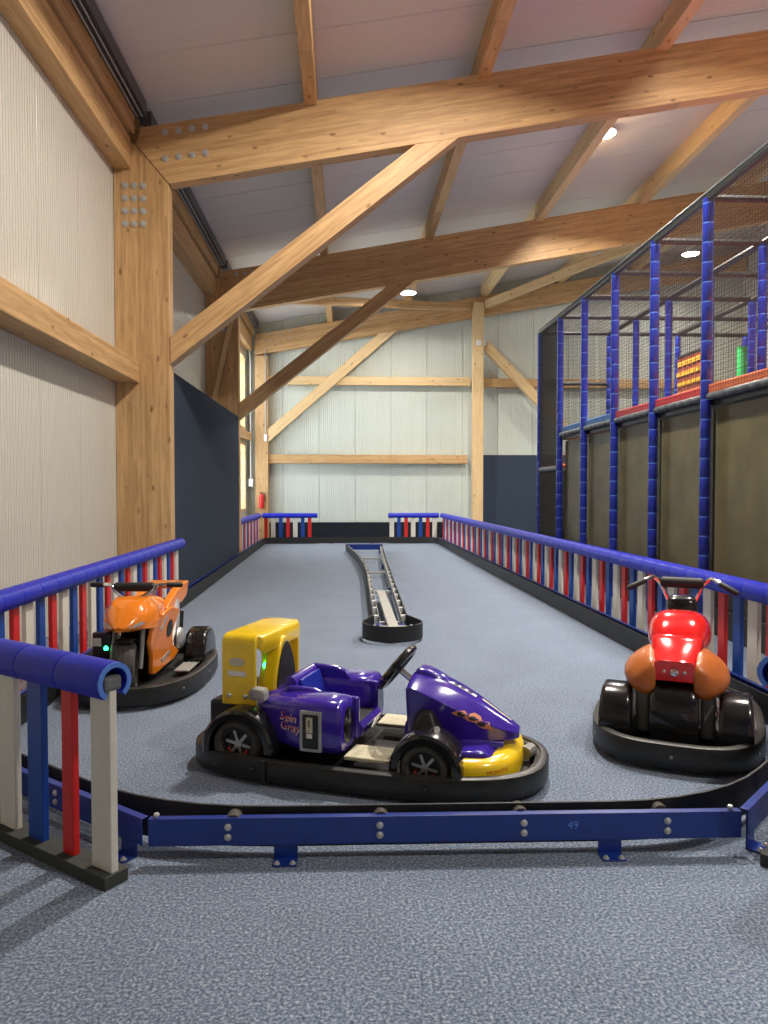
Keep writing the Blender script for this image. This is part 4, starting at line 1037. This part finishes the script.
# deck edge tubes in sections, deck mats
for j in range(len(PY)-2):
    a, b = PY[j]+0.06, PY[j+1]-0.06
    n = 6
    secs = []; rs = []
    for q in range(n):
        l = (b-a)/n
        secs += [(PX[0], a+q*l+0.001, DZ-0.05), (PX[0], a+q*l+0.02, DZ-0.05), (PX[0], a+(q+1)*l-0.02, DZ-0.05), (PX[0], a+(q+1)*l-0.001, DZ-0.05)]
        rs += [0.030, 0.040, 0.040, 0.030]
    pput('deck_edge', MB().tube(secs, rs, 10), 'tube_grey')
    mt = ('mat_orange', 'mat_orange', 'mat_red', 'mat_red', 'mat_blue', 'mat_blue')[j]
    for i in range(3):
        pput('deck_mat', MB().box2((PX[i]+(0.0 if i == 0 else 0.01), PY[j]+0.01, DZ-0.03), (PX[i+1]-0.01, PY[j+1]-0.01, DZ+0.085)), mt if i == 0 else ('mat_blue', 'mat_red', 'mat_orange')[(i+j) % 3], smooth=0, bevel=0.02)
    pput('deck_board', MB().box2((PX[0]+0.06, PY[j]+0.005, DZ-0.14), (PX[3], PY[j+1]-0.005, DZ-0.04)), 'pad_black', smooth=0)
    # lower boards: olive sheet above a black pad
    pput('lower_board', MB().box2((PX[0]+0.10, PY[j]+0.02, 0.62), (PX[0]+0.14, PY[j+1]-0.02, DZ-0.16)), 'board_olive', smooth=0, bevel=0.006)
    pput('kick_pad', MB().box2((PX[0]+0.06, PY[j]+0.02, 0.30), (PX[0]+0.14, PY[j+1]-0.02, 0.615)), 'pad_black', smooth=0, bevel=0.015)
    pput('kick_pad', MB().box2((PX[0]+0.04, PY[j]+0.02, 0.0), (PX[0]+0.14, PY[j+1]-0.02, 0.295)), 'pad_black', smooth=0, bevel=0.015)
# last bay: low shelf with dark net
pput('deck_edge', MB().tube([(PX[0], PY[-2]+0.06, 1.95), (PX[0], PY[-1]-0.06, 1.95)], 0.05, 10), 'tube_grey')
pput('deck_mat', MB().box2((PX[0]+0.03, PY[-2]+0.06, 1.96), (PX[1]-0.06, PY[-1]-0.06, 2.03)), 'mat_orange', smooth=0, bevel=0.02)
pput('lower_board', MB().box2((PX[0]+0.10, PY[-2]+0.02, 0.0), (PX[0]+0.14, PY[-1]-0.02, 1.9)), 'pad_black', smooth=0)
def net(o0, u, v, nu, nv, r=0.0021):
    """grid of knotted strands: origin, edge vectors, counts"""
    mb = MB(); o0, u, v = Vector(o0), Vector(u), Vector(v)
    for k in range(nu+1):
        p = o0 + u*(k/nu); mb.tube([p, p+v], r, 3, cap=False)
    for k in range(nv+1):
        p = o0 + v*(k/nv); mb.tube([p, p+u], r, 3, cap=False)
    return mb
def netpart(mat, *a, **k):
    o = pput('net', net(*a, **k), mat, smooth=0); o['kind'] = 'stuff'
ly = PY[-2]-PY[0]
netpart('net_rope', (PX[0]-0.03, PY[0], DZ), (0, ly, 0), (0, 0, TZ-DZ), int(ly/0.05), 42)
netpart('net_dark', (PX[0]-0.02, PY[-2], 0.1), (0, 1.366, 0), (0, 0, TZ-0.1), 62, 190, r=0.0036)
netpart('net_dark', (PX[0], PY[-1], 0.1), (1.4, 0, 0), (0, 0, TZ-0.1), 56, 170, r=0.003)
netpart('net_rope', (PX[1], PY[-1], DZ), (2.8, 0, 0), (0, 0, TZ-DZ), 56, 42)
netpart('net_rope', (PX[1], PY[2], DZ), (0, PY[-1]-PY[2], 0), (0, 0, TZ-DZ), 136, 42, r=0.002)
netpart('net_rope', (PX[0], PY[0], TZ), (0, PY[-1]-PY[0], 0), (1.4, 0, 0), 190, 28, r=0.002)
# climbing wall with yellow blocks on rust red panel
cw = pput('climbing_panel', MB().box2((PX[2]-0.03, PY[-2]+0.07, DZ+0.07), (PX[2]+0.03, PY[-1]-0.07, 4.15)), 'brick_red', smooth=0)
pput('panel_tube', MB().tube([(PX[2], PY[-2]+0.06, 4.19), (PX[2], PY[-1]-0.06, 4.19)], 0.045, 8), 'tube_black')
blk = MB().box2((-0.022, -0.075, -0.045), (0.006, 0.075, 0.045)).mesh('block', 'block_yellow', 0)
for r_ in range(7):
    for c_ in range(6):
        o = put('block', blk, cw, loc=(PX[2]-0.03, PY[-2]+0.20+c_*0.195+(0.05 if r_ % 2 else 0), DZ+0.24+r_*0.20), bevel=0.006)
gp = pput('foam_column', MB().tube([(7.08, 12.9, DZ+0.07), (7.08, 12.9, 3.22), (7.08, 12.9, 3.24), (7.08, 12.9, 3.50), (7.08, 12.9, 3.52), (7.08, 12.9, 4.1)], [0.10]*6, 12), 'green_foam')
MB().tube([(7.08, 12.9, 3.23), (7.08, 12.9, 3.51)], 0.103, 12).build('foam_band', 'mat_blue', gp)
